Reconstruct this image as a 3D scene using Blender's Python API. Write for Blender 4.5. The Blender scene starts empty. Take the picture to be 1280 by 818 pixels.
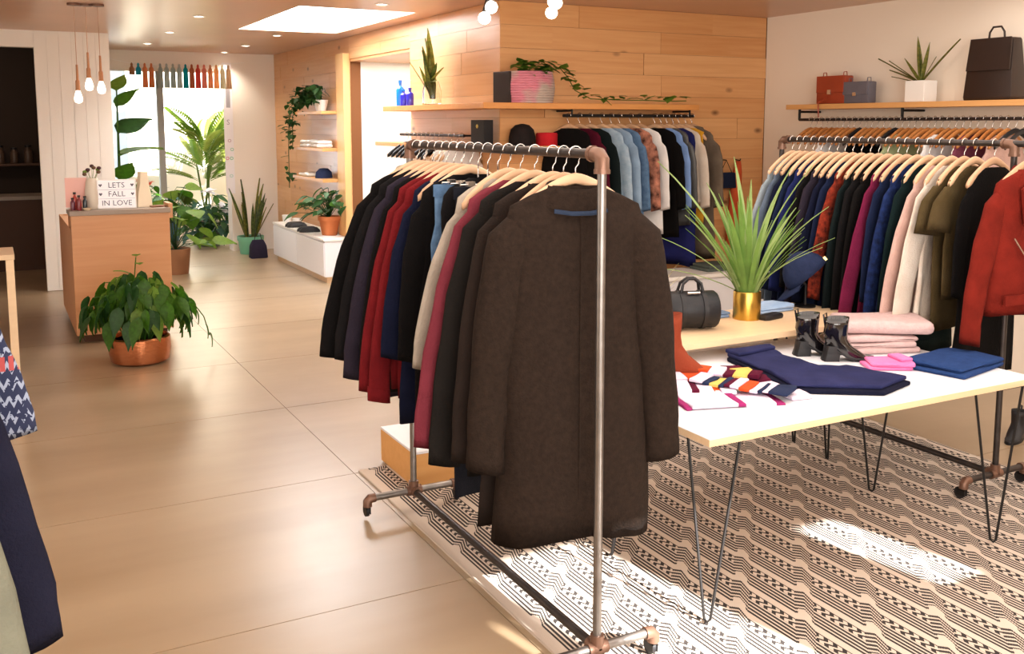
import bpy, bmesh, math, random
from mathutils import Vector, Matrix, noise
S = bpy.context.scene
COL = S.collection
R = math.radians
PI = math.pi
random.seed(7)

# ------------------------------------------------------------------ camera
f_px, CXP, CYP, EH = 1220.0, 640.0, 301.0, 1.75
cam = bpy.data.cameras.new('camera'); cam_o = bpy.data.objects.new('camera', cam); COL.objects.link(cam_o)
cam.sensor_fit = 'HORIZONTAL'; cam.sensor_width = 36.0
cam.lens = f_px / 1280 * 36.0
cam.shift_x = 0.0; cam.shift_y = (CYP - 409.0) / 1280
cam.clip_start = .05; cam.clip_end = 200
cam_o.location = (0, 0, EH)
cam_o.rotation_euler = (R(90) - math.atan((CYP - 155) / f_px), 0, -R(28.05))
S.camera = cam_o

# ------------------------------------------------------------------ world, sun, large lights, exposure
w = bpy.data.worlds.new('world'); S.world = w; w.use_nodes = True
wb = w.node_tree.nodes['Background']; wb.inputs[0].default_value = (.86, .93, 1.0, 1); wb.inputs[1].default_value = 1.1

def lamp(name, kind, loc, rot, energy, color, **k):
    l = bpy.data.lights.new(name, kind); l.energy = energy; l.color = color
    for a, v in k.items(): setattr(l, a, v)
    o = bpy.data.objects.new(name, l); o.location = loc; o.rotation_euler = rot; COL.objects.link(o)
    return o
# sun comes in through unseen, shaped openings in the wall behind the camera
SUN_DIR = Vector((-.20, 1.0, -.56)).normalized()
sun = lamp('sun', 'SUN', (0, -6, 6), (0, 0, 0), 36, (1, .97, .93), angle=R(.6))
sun.rotation_euler = SUN_DIR.to_track_quat('-Z', 'Y').to_euler()
# unseen fill lights for front room, left side and entry; skylight; niche
lamp('street_front_fill', 'AREA', (1.2, -1.15, 1.55), (R(90), 0, R(-12)), 230, (1, .96, .91), shape='RECTANGLE', size=4.6, size_y=2.0)  # added fill standing in for street daylight behind the camera
lamp('front_ceiling_fill', 'AREA', (3.0, 2.3, 2.66), (0, 0, 0), 185, (1, .93, .85), shape='RECTANGLE', size=6.0, size_y=4.5)  # added overhead soft fill, out of view; no fixture modelled
lamp('side_fill', 'AREA', (-1.9, 4.8, 1.5), (R(90), 0, R(-90)), 45, (1, .93, .84), shape='RECTANGLE', size=5.0, size_y=1.9)  # unseen area light from the left; the left wall has no window
lamp('skylight_daylight', 'AREA', (2.78, 8.95, 3.2), (0, 0, 0), 110, (.97, .98, 1), shape='RECTANGLE', size=.9, size_y=1.9)
lamp('entry_fill', 'AREA', (2.6, 15.2, 3.1), (0, 0, 0), 60, (.93, .97, 1), shape='RECTANGLE', size=2.0, size_y=.8)  # added overhead light, lifts the backlit vestibule plants
lamp('niche_lamp', 'AREA', (4.1, 9.6, 2.42), (0, 0, 0), 14, (1, .97, .93), shape='RECTANGLE', size=.8, size_y=1.4)
vs = S.view_settings; vs.view_transform = 'Standard'; vs.look = 'None'; vs.gamma = 1; vs.use_curve_mapping = False
vs.exposure = 0.12

# ------------------------------------------------------------------ materials
def lin(h):
    h = h.lstrip('#'); c = [int(h[i:i+2], 16) / 255 for i in (0, 2, 4)]
    return tuple(((x / 12.92) if x <= .04045 else ((x + .055) / 1.055) ** 2.4) for x in c) + (1,)
MC = {}
def nt(m): return m.node_tree.nodes, m.node_tree.links
def mat(key, color, rough=.6, metal=0, bump=0, bscale=60, vary=0, vscale=6, emit=0, trans=0, coat=0, sheen=0, alpha=1, color2=None, ior=1.45):
    if key in MC: return MC[key]
    m = bpy.data.materials.new(key); m.use_nodes = True; MC[key] = m
    n, l = nt(m); b = n['Principled BSDF']
    b.inputs['Base Color'].default_value = lin(color)
    b.inputs['Roughness'].default_value = rough; b.inputs['Metallic'].default_value = metal
    b.inputs['IOR'].default_value = ior
    if trans: b.inputs['Transmission Weight'].default_value = trans
    if coat: b.inputs['Coat Weight'].default_value = coat; b.inputs['Coat Roughness'].default_value = .1
    if sheen: b.inputs['Sheen Weight'].default_value = sheen
    if emit:
        b.inputs['Emission Color'].default_value = lin(color); b.inputs['Emission Strength'].default_value = emit
    if vary or bump:
        tc = n.new('ShaderNodeTexCoord')
    if vary:
        ns = n.new('ShaderNodeTexNoise'); ns.inputs['Scale'].default_value = vscale; ns.inputs['Detail'].default_value = 5
        l.new(tc.outputs['Object'], ns.inputs['Vector'])
        mr = n.new('ShaderNodeMapRange'); mr.inputs[1].default_value = .3; mr.inputs[2].default_value = .7
        l.new(ns.outputs[0], mr.inputs[0])
        mx = n.new('ShaderNodeMix'); mx.data_type = 'RGBA'
        c = lin(color); c2 = lin(color2) if color2 else tuple(max(0, x * (1 - vary)) for x in c[:3]) + (1,)
        mx.inputs[6].default_value = c; mx.inputs[7].default_value = c2
        l.new(mr.outputs[0], mx.inputs[0]); l.new(mx.outputs[2], b.inputs['Base Color'])
    if bump:
        nb = n.new('ShaderNodeTexNoise'); nb.inputs['Scale'].default_value = bscale; nb.inputs['Detail'].default_value = 4
        l.new(tc.outputs['Object'], nb.inputs['Vector'])
        bp = n.new('ShaderNodeBump'); bp.inputs['Strength'].default_value = bump; bp.inputs['Distance'].default_value = .01
        l.new(nb.outputs[0], bp.inputs['Height']); l.new(bp.outputs[0], b.inputs['Normal'])
    return m
def fabric(key, color, c2=None, vary=.25, vscale=9):
    m = mat(key, color, rough=.92, bump=.35, bscale=140, vary=vary, vscale=vscale, sheen=0, color2=c2)
    m.node_tree.nodes['Principled BSDF'].inputs['Specular IOR Level'].default_value = .12
    return m
def math_node(n, l, op, a, b=None, c=None):
    q = n.new('ShaderNodeMath'); q.operation = op
    for i, v in enumerate((a, b, c)):
        if v is None: continue
        if isinstance(v, (int, float)): q.inputs[i].default_value = v
        else: l.new(v, q.inputs[i])
    return q.outputs[0]
def wood(key, dark, light, axis='X', grain=28, knots=True, rough=.45, spread=.5):
    """grain runs along axis; tone differs per object, knots scattered"""
    if key in MC: return MC[key]
    m = bpy.data.materials.new(key); m.use_nodes = True; MC[key] = m
    n, l = nt(m); b = n['Principled BSDF']; b.inputs['Roughness'].default_value = rough
    g = n.new('ShaderNodeNewGeometry'); oi = n.new('ShaderNodeObjectInfo')
    off = n.new('ShaderNodeVectorMath'); off.operation = 'MULTIPLY_ADD'
    cr = n.new('ShaderNodeCombineXYZ')
    for i in range(3): l.new(math_node(n, l, 'MULTIPLY', oi.outputs['Random'], 17.0 + 9 * i), cr.inputs[i])
    l.new(g.outputs['Position'], off.inputs[0]); off.inputs[1].default_value = (1, 1, 1); l.new(cr.outputs[0], off.inputs[2])
    mp = n.new('ShaderNodeMapping'); sc = [grain] * 3; sc['XYZ'.index(axis)] = 1.2; mp.inputs['Scale'].default_value = sc
    l.new(off.outputs[0], mp.inputs[0])
    ns = n.new('ShaderNodeTexNoise'); ns.inputs['Scale'].default_value = 1; ns.inputs['Detail'].default_value = 6; ns.inputs['Distortion'].default_value = .6
    l.new(mp.outputs[0], ns.inputs['Vector'])
    t = math_node(n, l, 'ADD', math_node(n, l, 'MULTIPLY', math_node(n, l, 'SUBTRACT', ns.outputs[0], .5), .9),
                  math_node(n, l, 'MULTIPLY_ADD', oi.outputs['Random'], spread, .5 - spread / 2))
    cl = n.new('ShaderNodeClamp'); l.new(t, cl.inputs[0])
    mx = n.new('ShaderNodeMix'); mx.data_type = 'RGBA'; mx.inputs[6].default_value = lin(dark); mx.inputs[7].default_value = lin(light)
    l.new(cl.outputs[0], mx.inputs[0]); out = mx.outputs[2]
    if knots:
        mk = n.new('ShaderNodeMapping'); s2 = [4.2] * 3; s2['XYZ'.index(axis)] = 2.3; mk.inputs['Scale'].default_value = s2; l.new(off.outputs[0], mk.inputs[0])
        vo = n.new('ShaderNodeTexVoronoi'); l.new(mk.outputs[0], vo.inputs['Vector']); vo.inputs['Scale'].default_value = 1
        mr = n.new('ShaderNodeMapRange'); mr.inputs[1].default_value = .03; mr.inputs[2].default_value = .13; mr.inputs[3].default_value = .8; mr.inputs[4].default_value = 0
        l.new(vo.outputs['Distance'], mr.inputs[0])
        m2 = n.new('ShaderNodeMix'); m2.data_type = 'RGBA'; l.new(mr.outputs[0], m2.inputs[0]); l.new(out, m2.inputs[6]); m2.inputs[7].default_value = lin('5a3010'); out = m2.outputs[2]
    l.new(out, b.inputs['Base Color'])
    return m

# ------------------------------------------------------------------ objects
def tag(o, label=None, cat=None, group=None, kind=None):
    if label: o['label'] = label
    if cat: o['category'] = cat
    if group: o['group'] = group
    if kind: o['kind'] = kind
    return o
def thing(name, label, cat, loc=(0, 0, 0), rz=0, group=None):
    o = bpy.data.objects.new(name, None); COL.objects.link(o); o.empty_display_size = .05
    o.location = loc; o.rotation_euler = (0, 0, rz)
    return tag(o, label, cat, group)
class MB:
    """collects shapes into one mesh"""
    def __init__(s): s.v = []; s.f = []
    def add(s, vs_, fs):
        k = len(s.v); s.v += [tuple(v) for v in vs_]; s.f += [tuple(i + k for i in f) for f in fs]; return s
    def box(s, a, b):
        x0, y0, z0 = a; x1, y1, z1 = b
        return s.add([(x0,y0,z0),(x1,y0,z0),(x1,y1,z0),(x0,y1,z0),(x0,y0,z1),(x1,y0,z1),(x1,y1,z1),(x0,y1,z1)],
                     [(0,3,2,1),(4,5,6,7),(0,1,5,4),(1,2,6,5),(2,3,7,6),(3,0,4,7)])
    def prism(s, pts, z0, z1):
        n = len(pts); return s.add([(x, y, z0) for x, y in pts] + [(x, y, z1) for x, y in pts],
            [tuple(range(n))[::-1], tuple(range(n, 2*n))] + [(i, (i+1) % n, n+(i+1) % n, n+i) for i in range(n)])
    def tube(s, pts, r, n=8, cap=True, flat=1.0):
        pts = [Vector(p) for p in pts]; rr = r if isinstance(r, (list, tuple)) else [r] * len(pts)
        k = len(pts); rings = []; up = None
        for i, p in enumerate(pts):
            d = (pts[min(i+1, k-1)] - pts[max(i-1, 0)])
            d = d.normalized() if d.length > 1e-9 else Vector((0, 0, 1))
            if up is None: up = d.orthogonal().normalized()
            up = (up - d * up.dot(d)); up = up.normalized() if up.length > 1e-6 else d.orthogonal().normalized()
            q = d.cross(up)
            rings.append([p + (up * math.cos(2*PI*j/n) + q * math.sin(2*PI*j/n) * flat) * rr[i] for j in range(n)])
        return s.loft(rings, cap)
    def loft(s, rings, cap=True, closed=True):
        n = len(rings[0]); vs_ = [v for r_ in rings for v in r_]; fs = []
        for i in range(len(rings) - 1):
            for j in range(n if closed else n - 1):
                a = i*n + j; b = i*n + (j+1) % n; fs.append((a, b, b+n, a+n))
        if cap and closed: fs += [tuple(range(n))[::-1], tuple(range((len(rings)-1)*n, len(rings)*n))]
        return s.add(vs_, fs)
    def lathe(s, prof, n=24, c=(0, 0, 0), cap=True):
        return s.loft([[(c[0] + r_*math.cos(2*PI*j/n), c[1] + r_*math.sin(2*PI*j/n), c[2] + z) for j in range(n)] for r_, z in prof], cap)
    def ball(s, c, r, n=12, m=8, sc=(1, 1, 1)):
        return s.loft([[(c[0]+sc[0]*r*math.sin(PI*max(i, .08 if i == 0 else i)/m if i < m else PI*(1-.02))*math.cos(2*PI*j/n), c[1]+sc[1]*r*math.sin(PI*max(i, .08)/m if i < m else PI*.98)*math.sin(2*PI*j/n),
                         c[2]-sc[2]*r*math.cos(PI*i/m)) for j in range(n)] for i in range(m+1)])
    def mesh(s, name, m=None, smooth=False, bevel=0):
        me = bpy.data.meshes.new(name); me.from_pydata(s.v, [], s.f); me.update()
        bm = bmesh.new(); bm.from_mesh(me); bmesh.ops.recalc_face_normals(bm, faces=bm.faces)
        if bevel: bmesh.ops.bevel(bm, geom=list(bm.edges), offset=bevel, segments=2, profile=.6, affect='EDGES', clamp_overlap=True)
        bm.to_mesh(me); bm.free()
        if smooth:
            me.polygons.foreach_set('use_smooth', [True]*len(me.polygons))
            if smooth != 'all':
                try: me.set_sharp_from_angle(angle=R(40))
                except Exception: pass
        if m: me.materials.append(m)
        return me
    def obj(s, name, m=None, parent=None, smooth=False, bevel=0, loc=None, rz=0):
        return link(name, s.mesh(name, m, smooth, bevel), parent, loc, rz)
def link(name, me, parent=None, loc=None, rz=0):
    o = bpy.data.objects.new(name, me); COL.objects.link(o)
    if parent: o.parent = parent
    if loc: o.location = loc
    if rz: o.rotation_euler = (0, 0, rz)
    return o
def copy_tree(o, parent=None):
    c = o.copy(); COL.objects.link(c); c.parent = parent
    for ch in list(o.children): copy_tree(ch, c)
    return c
def struct(o): o['kind'] = 'structure'; return o
def text(body, name, size, m, parent, loc, rot, ext=.002, align='CENTER', width=None):
    cu = bpy.data.curves.new(name, 'FONT'); cu.body = body; cu.size = size; cu.extrude = ext; cu.align_x = align; cu.align_y = 'CENTER'
    cu.resolution_u = 2
    t = bpy.data.objects.new(name, cu); COL.objects.link(t)
    bpy.context.view_layer.update()
    me = bpy.data.meshes.new_from_object(t.evaluated_get(bpy.context.evaluated_depsgraph_get()))
    bpy.data.objects.remove(t); me.materials.clear(); me.materials.append(m)
    o = link(name, me, parent, loc); o.rotation_euler = rot
    return o

# ------------------------------------------------------------------ palette
WHITE = mat('white_paint', 'f2e6d6', rough=.7, bump=.05, bscale=30)
WHITEC = mat('white_wall_cool', 'f0ece4', rough=.6)
PLANK_X = wood('oak_plank_x', 'c98a50', 'e6b57e', 'X')
PLANK_Y = wood('oak_plank_y', 'cb8f58', 'e4b685', 'Y', rough=.32)
SHELFW = wood('oak_shelf', 'c8813f', 'dc9c58', 'X', knots=False, spread=.2)
SHELFY = wood('oak_shelf_y', 'cf9355', 'e0ac70', 'Y', knots=False, spread=.2)
DESKW = wood('desk_wood', 'be8355', 'd6a276', 'X', knots=False, spread=.15)
BIRCH = wood('birch_ply', 'd6b088', 'ecd0aa', 'X', knots=False, spread=.2, grain=40)
HANGW = wood('hanger_wood', 'b98f6c', 'dab48f', 'X', knots=False, spread=.5)
HANGB = wood('brown_hanger_wood', 'a8642c', 'd08f52', 'Y', knots=False, spread=.6)
STEEL = mat('galvanised_pipe', '8f8a86', rough=.35, metal=.9, vary=.3, vscale=20)
DPIPE = mat('dark_pipe', '4a4442', rough=.4, metal=.8, vary=.3, vscale=20)
COPPER = mat('bronze_fitting', '76594a', rough=.4, metal=.6)
BLACKM = mat('black_metal', '201e1e', rough=.45, metal=.5)
CHROME = mat('hook_wire', 'd8d4d0', rough=.25, metal=1)
BLACKP = mat('black_plastic', '18171a', rough=.5)
LAM = mat('white_laminate', 'e6e6eb', rough=.35)
GLASS = mat('clear_glass', 'f4faf8', rough=.02, trans=1)
TERRA = mat('terracotta', 'd07a48', rough=.8, vary=.15)
WCER = mat('white_ceramic', 'f2efea', rough=.35)
LEAF = mat('leaf_green', '47781c', rough=.45, vary=.4, vscale=8)
LEAFL = mat('leaf_light', '7da33c', rough=.5, vary=.3, vscale=8)
LEAFD = mat('leaf_dark', '35602c', rough=.5, vary=.4, vscale=8)
SOIL = mat('soil', '33241a', rough=1)

# ------------------------------------------------------------------ floor
def floor_mat():
    m = bpy.data.materials.new('polished_floor'); m.use_nodes = True; n, l = nt(m); b = n['Principled BSDF']
    g = n.new('ShaderNodeNewGeometry')
    n1 = n.new('ShaderNodeTexNoise'); n1.inputs['Scale'].default_value = .7; n1.inputs['Detail'].default_value = 5
    mp = n.new('ShaderNodeMapping'); mp.inputs['Scale'].default_value = (.6, 3.0, 1); l.new(g.outputs['Position'], mp.inputs[0]); l.new(mp.outputs[0], n1.inputs['Vector'])
    mx = n.new('ShaderNodeMix'); mx.data_type = 'RGBA'; mx.inputs[6].default_value = lin('8f785c'); mx.inputs[7].default_value = lin('a08a6e')
    mr = n.new('ShaderNodeMapRange'); mr.inputs[1].default_value = .35; mr.inputs[2].default_value = .65; l.new(n1.outputs[0], mr.inputs[0])
    l.new(mr.outputs[0], mx.inputs[0]); l.new(mx.outputs[2], b.inputs['Base Color'])
    b.inputs['Roughness'].default_value = .30; b.inputs['Specular IOR Level'].default_value = .4
    n2 = n.new('ShaderNodeTexNoise'); n2.inputs['Scale'].default_value = 9; l.new(g.outputs['Position'], n2.inputs['Vector'])
    r2 = n.new('ShaderNodeMapRange'); r2.inputs[3].default_value = .30; r2.inputs[4].default_value = .38; b.inputs['Coat Weight'].default_value = .45; b.inputs['Coat Roughness'].default_value = .32; b.inputs['Coat IOR'].default_value = 1.6; l.new(n2.outputs[0], r2.inputs[0]); l.new(r2.outputs[0], b.inputs['Roughness'])
    return m
FLOORM = floor_mat()
GROUT = mat('grout', '80705c', rough=.9)
fl = struct(MB().box((-2.3, -1.4, -.12), (6.4, 18, -.004)).obj('floor', GROUT))
slab = MB().box((0, 0, -.015), (2.5965, 1.2955, 0)).mesh('slab', FLOORM)
ys = [4.56 + 1.3 * k for k in range(-5, 11)]; xs = [1.53 + 2.6 * k for k in range(-2, 2)]
for x in xs:
    for y in ys:
        if y > 6.9 and x > 3.6: continue
        link('slab', slab, fl, (x + .0017, y + .0022, 0))

# ------------------------------------------------------------------ walls
HC = 2.7; XW = 3.55; YJ = 6.85; XR = 6.25; YB = 13.65
def planks(wall, axis, a0, a1, z0, z1, pos, face, m, rows=.18, seed=1, lens=(.9, 1.7)):
    """planks standing 12 mm proud of the wall. axis X: pos is y; axis Y: pos is x. face is the sign of the visible side"""
    rg = random.Random(seed); cache = {}
    k = 0; z = z0
    while z < z1 - .01:
        h = min(rows, z1 - z); a = a0 - rg.uniform(0, .8)
        while a < a1 - .02:
            L = rg.uniform(*lens); s, e = max(a, a0), min(a + L, a1); a += L
            if e - s < .05: continue
            if a1 - e < .15: e = a1; a = a1
            L2 = round(e - s, 2); pr = .012 + .002 * rg.random()
            key = (L2, round(h, 3))
            if key not in cache:
                mb = MB()
                if axis == 'X': mb.box((0, 0, 0), (L2 - .002, .014, h - .002))
                else: mb.box((0, 0, 0), (.014, L2 - .002, h - .002))
                cache[key] = mb.mesh('plank', m)
            off = -pr if face < 0 else pr - .014
            link('plank', cache[key], wall, (s, pos + off, z) if axis == 'X' else (pos + off, s, z))
        z += rows; k += 1
# wooden long wall with niche opening (Y 8.7..10.45)
NY0, NY1, NZ = 8.68, 10.45, 2.46
wl = struct(MB().box((XW, YJ, 0), (XW + .12, NY0, HC)).box((XW, NY1, 0), (XW + .12, YB, HC)).box((XW, NY0, NZ), (XW + .12, NY1, HC)).obj('wall_right_wood', mat('batten', '7a4c28', rough=.8)))
planks(wl, 'Y', YJ, NY0, 0, HC, XW, -1, PLANK_Y, seed=3)
planks(wl, 'Y', NY0, NY1, NZ, HC, XW, -1, PLANK_Y, rows=.12, seed=4)
planks(wl, 'Y', NY1, YB, 0, HC, XW, -1, PLANK_Y, seed=5)
# pilaster board at the niche edge and white interior
struct(MB().box((XW - .09, NY1 - .02, 0), (XW - .014, NY1 + .24, 2.52)).obj('trim_1', wood('pilaster_wood', 'd8a263', 'e6b87c', 'Z', knots=False), bevel=.004))
nw = struct(MB().box((XW + .12, NY0 - .1, 0), (4.75, NY0, HC)).box((XW + .12, NY1, 0), (4.75, NY1 + .1, HC)).box((4.65, NY0, 0), (4.75, NY1, HC)).obj('wall_niche', WHITEC))
struct(MB().box((XW + .002, NY0, NZ - .03), (4.65, NY1, NZ)).obj('trim_2', PLANK_Y))
# jog wall
wj = struct(MB().box((XW + .121, YJ, 0), (XR + .12, YJ + .12, HC)).obj('wall_back_wood', mat('batten', '7a4c28')))
planks(wj, 'X', XW - .012, XR, 0, HC, YJ, -1, PLANK_X, seed=11)
# right white wall, front wall with unseen sun openings, far left walls
struct(MB().box((XR, -1.4, 0), (XR + .12, YJ - .016, HC)).obj('wall_right', WHITE))
XL = -2.2
struct(MB().box((XL - .1, -1.4, 0), (XL, 11.25, HC)).obj('wall_left', WHITE))
# back-left wall of upright white boards with doorway
DX0, DX1, DZ, YL, XE = -.42, .455, 2.53, 11.25, 1.15
wb_ = struct(MB().box((XL, YL, 0), (DX0, YL + .12, HC)).box((DX0, YL, DZ), (DX1, YL + .12, HC)).box((DX1, YL, 0), (XE, YL + .12, HC)).obj('wall_back_left', WHITEC))
x = DX1
bm_ = MB().box((0, 0, 0), (.112, .01, HC - .01)).mesh('board', WHITEC)
while x < XE - .05:
    link('board', bm_, wb_, (x, YL - .01, .005)); x += .116
struct(MB().box((XE - .0, YL, 0), (XE + .02, YB + .1, HC)).obj('wall_passage', WHITEC))
# dark back room behind the doorway
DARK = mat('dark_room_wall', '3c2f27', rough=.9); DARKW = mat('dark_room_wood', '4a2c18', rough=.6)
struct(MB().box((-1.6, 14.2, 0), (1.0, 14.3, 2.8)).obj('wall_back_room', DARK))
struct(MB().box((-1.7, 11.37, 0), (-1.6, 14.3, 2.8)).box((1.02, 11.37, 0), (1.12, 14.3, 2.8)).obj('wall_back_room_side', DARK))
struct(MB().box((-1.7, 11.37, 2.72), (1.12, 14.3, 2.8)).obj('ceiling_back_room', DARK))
# entry wall: columns, mullion, header
COLW = mat('entry_column', 'efe6dc', rough=.7)
struct(MB().box((2.90, YB, 0), (XW + .12, YB + .25, HC)).box((XE + .02, YB, 2.44), (2.90, YB + .25, HC)).obj('wall_entry', COLW))
struct(MB().box((1.98, YB, 0), (2.06, YB + .1, 2.44)).obj('trim_3', mat('grey_mullion', '9b9994', rough=.5)))
wn = struct(MB().box((XE + .02, YB + .02, 0), (XE + .07, YB + .08, 2.44)).box((XE + .02, YB + .02, 0), (1.98, YB + .08, .12)).obj('window_1', mat('window_frame', '6a6f6c', rough=.5)))
MB().box((XE + .07, YB + .045, .12), (1.98, YB + .05, 2.44)).obj('pane', GLASS, wn)
# vestibule beyond
VW = mat('vestibule_wall', 'efe4cf', rough=.8)
struct(MB().box((2.02, 17.3, 0), (5.0, 17.4, 3.2)).box((4.0, 13.9, 0), (4.1, 17.3, 3.2)).obj('wall_vestibule', VW))
struct(MB().box((-3, 13.9, -.3), (8, 30, -.13)).obj('floor_street', mat('pavement', 'b9b8b6', rough=.9)))
struct(MB().box((-6, 29, -.13), (2.2, 29.3, 1.9)).obj('wall_street', mat('street_wall', 'cfd8de', rough=.9)))
# ceiling with skylight well
SK = (2.28, 3.30, 7.95, 10.15)
CEIL = mat('ceiling_satin', 'd3ad93', rough=.33, vary=.12, vscale=1.2)
cz0, cz1 = HC, HC + .1
cl_ = MB()
cl_.box((XL - .1, -1.4, cz0), (XR + .12, SK[2], cz1)).box((XL - .1, SK[3], cz0), (XW + .12, YB + .25, cz1))
cl_.box((XL - .1, SK[2], cz0), (SK[0], SK[3], cz1)).box((SK[1], SK[2], cz0), (XW + 1.2, SK[3], cz1))
struct(cl_.obj('ceiling', CEIL))
sw = MB()
sw.box((SK[0]-.05, SK[2]-.05, cz1), (SK[0], SK[3]+.05, 3.3)).box((SK[1], SK[2]-.05, cz1), (SK[1]+.05, SK[3]+.05, 3.3))
sw.box((SK[0], SK[2]-.05, cz1), (SK[1], SK[2], 3.3)).box((SK[0], SK[3], cz1), (SK[1], SK[3]+.05, 3.3))
struct(sw.obj('window_2', mat('skylight_well', 'ffffff', rough=.8)))
# front wall behind the camera: unseen window openings shaped to throw the sun patches
def front_wall():
    y0, y1 = -1.4, -1.3
    holes = [(2.30, 2.47, .75, 2.40), (2.47, 3.04, .75, 2.64), (3.83, 4.08, 2.06, 2.46)]      # x0 x1 z0 z1
    mb = MB(); x = XL - .1
    for a, b_, c, d in holes:
        mb.box((x, y0, 0), (a, y1, HC)).box((a, y0, 0), (b_, y1, c)).box((a, y0, d), (b_, y1, HC)); x = b_
    mb.box((x, y0, 0), (XR + .12, y1, HC))
    struct(mb.obj('wall_front', WHITE))
    fr = MB()
    fr.box((2.335, y0 + .02, .75), (2.365, y1 - .02, 2.40)).box((2.385, y0 + .02, .75), (2.45, y1 - .02, 2.40))
    struct(fr.obj('window_sun_bars', mat('window_frame', '6a6f6c')))  # unseen bars shaped to split the sun patch into streaks
front_wall()

# ------------------------------------------------------------------ rug
def rug_mat():
    m = bpy.data.materials.new('rug_weave'); m.use_nodes = True; n, l = nt(m); b = n['Principled BSDF']; b.inputs['Roughness'].default_value = .95
    g = n.new('ShaderNodeTexCoord'); sp = n.new('ShaderNodeSeparateXYZ'); l.new(g.outputs['Object'], sp.inputs[0])
    M = lambda op, a, b_=None, c=None: math_node(n, l, op, a, b_, c)
    X, Y = sp.outputs[0], sp.outputs[1]
    P, Q = .145, .335
    v = M('FRACT', M('DIVIDE', M('SUBTRACT', Y, M('MULTIPLY', X, 1.07)), Q))
    dv = M('ABSOLUTE', M('SUBTRACT', v, .5))                           # 0 at node .. .5
    bumpv = M('MULTIPLY', M('MAXIMUM', M('SUBTRACT', 1, M('MULTIPLY', dv, 7.0)), 0), .16)
    bumpv = M('DIVIDE', M('ROUND', M('MULTIPLY', bumpv, 40)), 40)
    u = M('FRACT', M('SUBTRACT', M('DIVIDE', X, P), bumpv))
    cream1 = M('LESS_THAN', u, .16)
    node = M('MULTIPLY', M('LESS_THAN', dv, .10), M('LESS_THAN', u, .36))
    lines = M('GREATER_THAN', M('FRACT', M('MULTIPLY', M('SUBTRACT', u, .16), 7 / .84)), .42)
    # key-fret squiggle between the nodes, on the strip next to the cream stripe
    insq = M('MULTIPLY', M('MULTIPLY', M('GREATER_THAN', u, .70), M('LESS_THAN', u, .97)), M('GREATER_THAN', dv, .15))
    wq = n.new('ShaderNodeClamp'); l.new(M('DIVIDE', M('SUBTRACT', M('DIVIDE', M('SUBTRACT', u, .70), .27), .33), .34), wq.inputs[0])
    sq = M('GREATER_THAN', M('FRACT', M('ADD', M('MULTIPLY', v, 8), M('MULTIPLY', wq.outputs[0], 1.0))), .5)
    lines2 = M('ADD', M('MULTIPLY', insq, sq), M('MULTIPLY', M('SUBTRACT', 1, insq), lines))
    notc = M('MULTIPLY', M('SUBTRACT', 1, cream1), M('SUBTRACT', 1, node))
    dark = M('MULTIPLY', lines2, notc)
    # plain cream border on the left edge
    border = M('GREATER_THAN', X, .05); dark = M('MULTIPLY', dark, border)
    mx = n.new('ShaderNodeMix'); mx.data_type = 'RGBA'; mx.inputs[6].default_value = lin('c8baac'); mx.inputs[7].default_value = lin('2b2523')
    l.new(dark, mx.inputs[0]); l.new(mx.outputs[2], b.inputs['Base Color'])
    ns = n.new('ShaderNodeTexNoise'); ns.inputs['Scale'].default_value = 260; l.new(g.outputs['Object'], ns.inputs['Vector'])
    bp = n.new('ShaderNodeBump'); bp.inputs['Strength'].default_value = .25; bp.inputs['Distance'].default_value = .004
    l.new(ns.outputs[0], bp.inputs['Height']); l.new(bp.outputs[0], b.inputs['Normal'])
    return m
def rug():
    nx, ny = 24, 30; W, H = 2.95, 3.3; mb = MB(); rings = []
    g = [[(W*i/nx, H*j/ny, .010 + .0015*math.sin(i*.9+j*.5)) for j in range(ny+1)] for i in range(nx+1)]
    mb.loft(g, cap=False, closed=False)
    mb.box((0, 0, .0005), (W, H, .008))
    o = mb.obj('rug', rug_mat(), loc=(1.555, 1.27, 0), smooth=True)
    tag(o, 'cream and black geometric patterned area rug under the clothes racks and white table', 'rug')
rug()

# ------------------------------------------------------------------ hangers and racks
def hanger_meshes(m, hw=.19, wire=.0022):
    rings = []
    for i in range(-10, 11):
        t = i / 10; x = hw * t; zc = -.112 * abs(t) ** 1.5 - .004; a = abs(t)
        h = .018 + .004 * a; d = .008 + .004 * a ** 2
        if a > .95: h *= .6; d *= .7
        rings.append([(x, d*math.cos(q), zc + h*math.sin(q)) for q in [2*PI*k/8 for k in range(8)]])
    bar = MB().loft(rings).mesh('hanger_bar', m, smooth='all')
    pts = [(0, 0, 0), (0, 0, .03), (.010, 0, .042)]
    for k in range(11):
        q = R(-60 + 26 * k); pts.append((.0215*math.cos(q) - .0, 0, .075 + .0215*math.sin(q)))
    hook = MB().tube(pts, wire, n=5).mesh('hook', CHROME, smooth='all')
    return bar, hook
HB_PALE = hanger_meshes(HANGW); HB_BROWN = hanger_meshes(HANGB); HB_BLACK = hanger_meshes(BLACKP); 
HB_FAR = hanger_meshes(HANGW, wire=.003)
def hanger(ms, label, x, y, zr, rz, group=None, tilt=0, name='clothes_hanger'):
    t = thing(name, label, 'hanger', (x, y, zr - .0755), rz, group)
    link('hanger_bar', ms[0], t); link('hook', ms[1], t)
    return t
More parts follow.
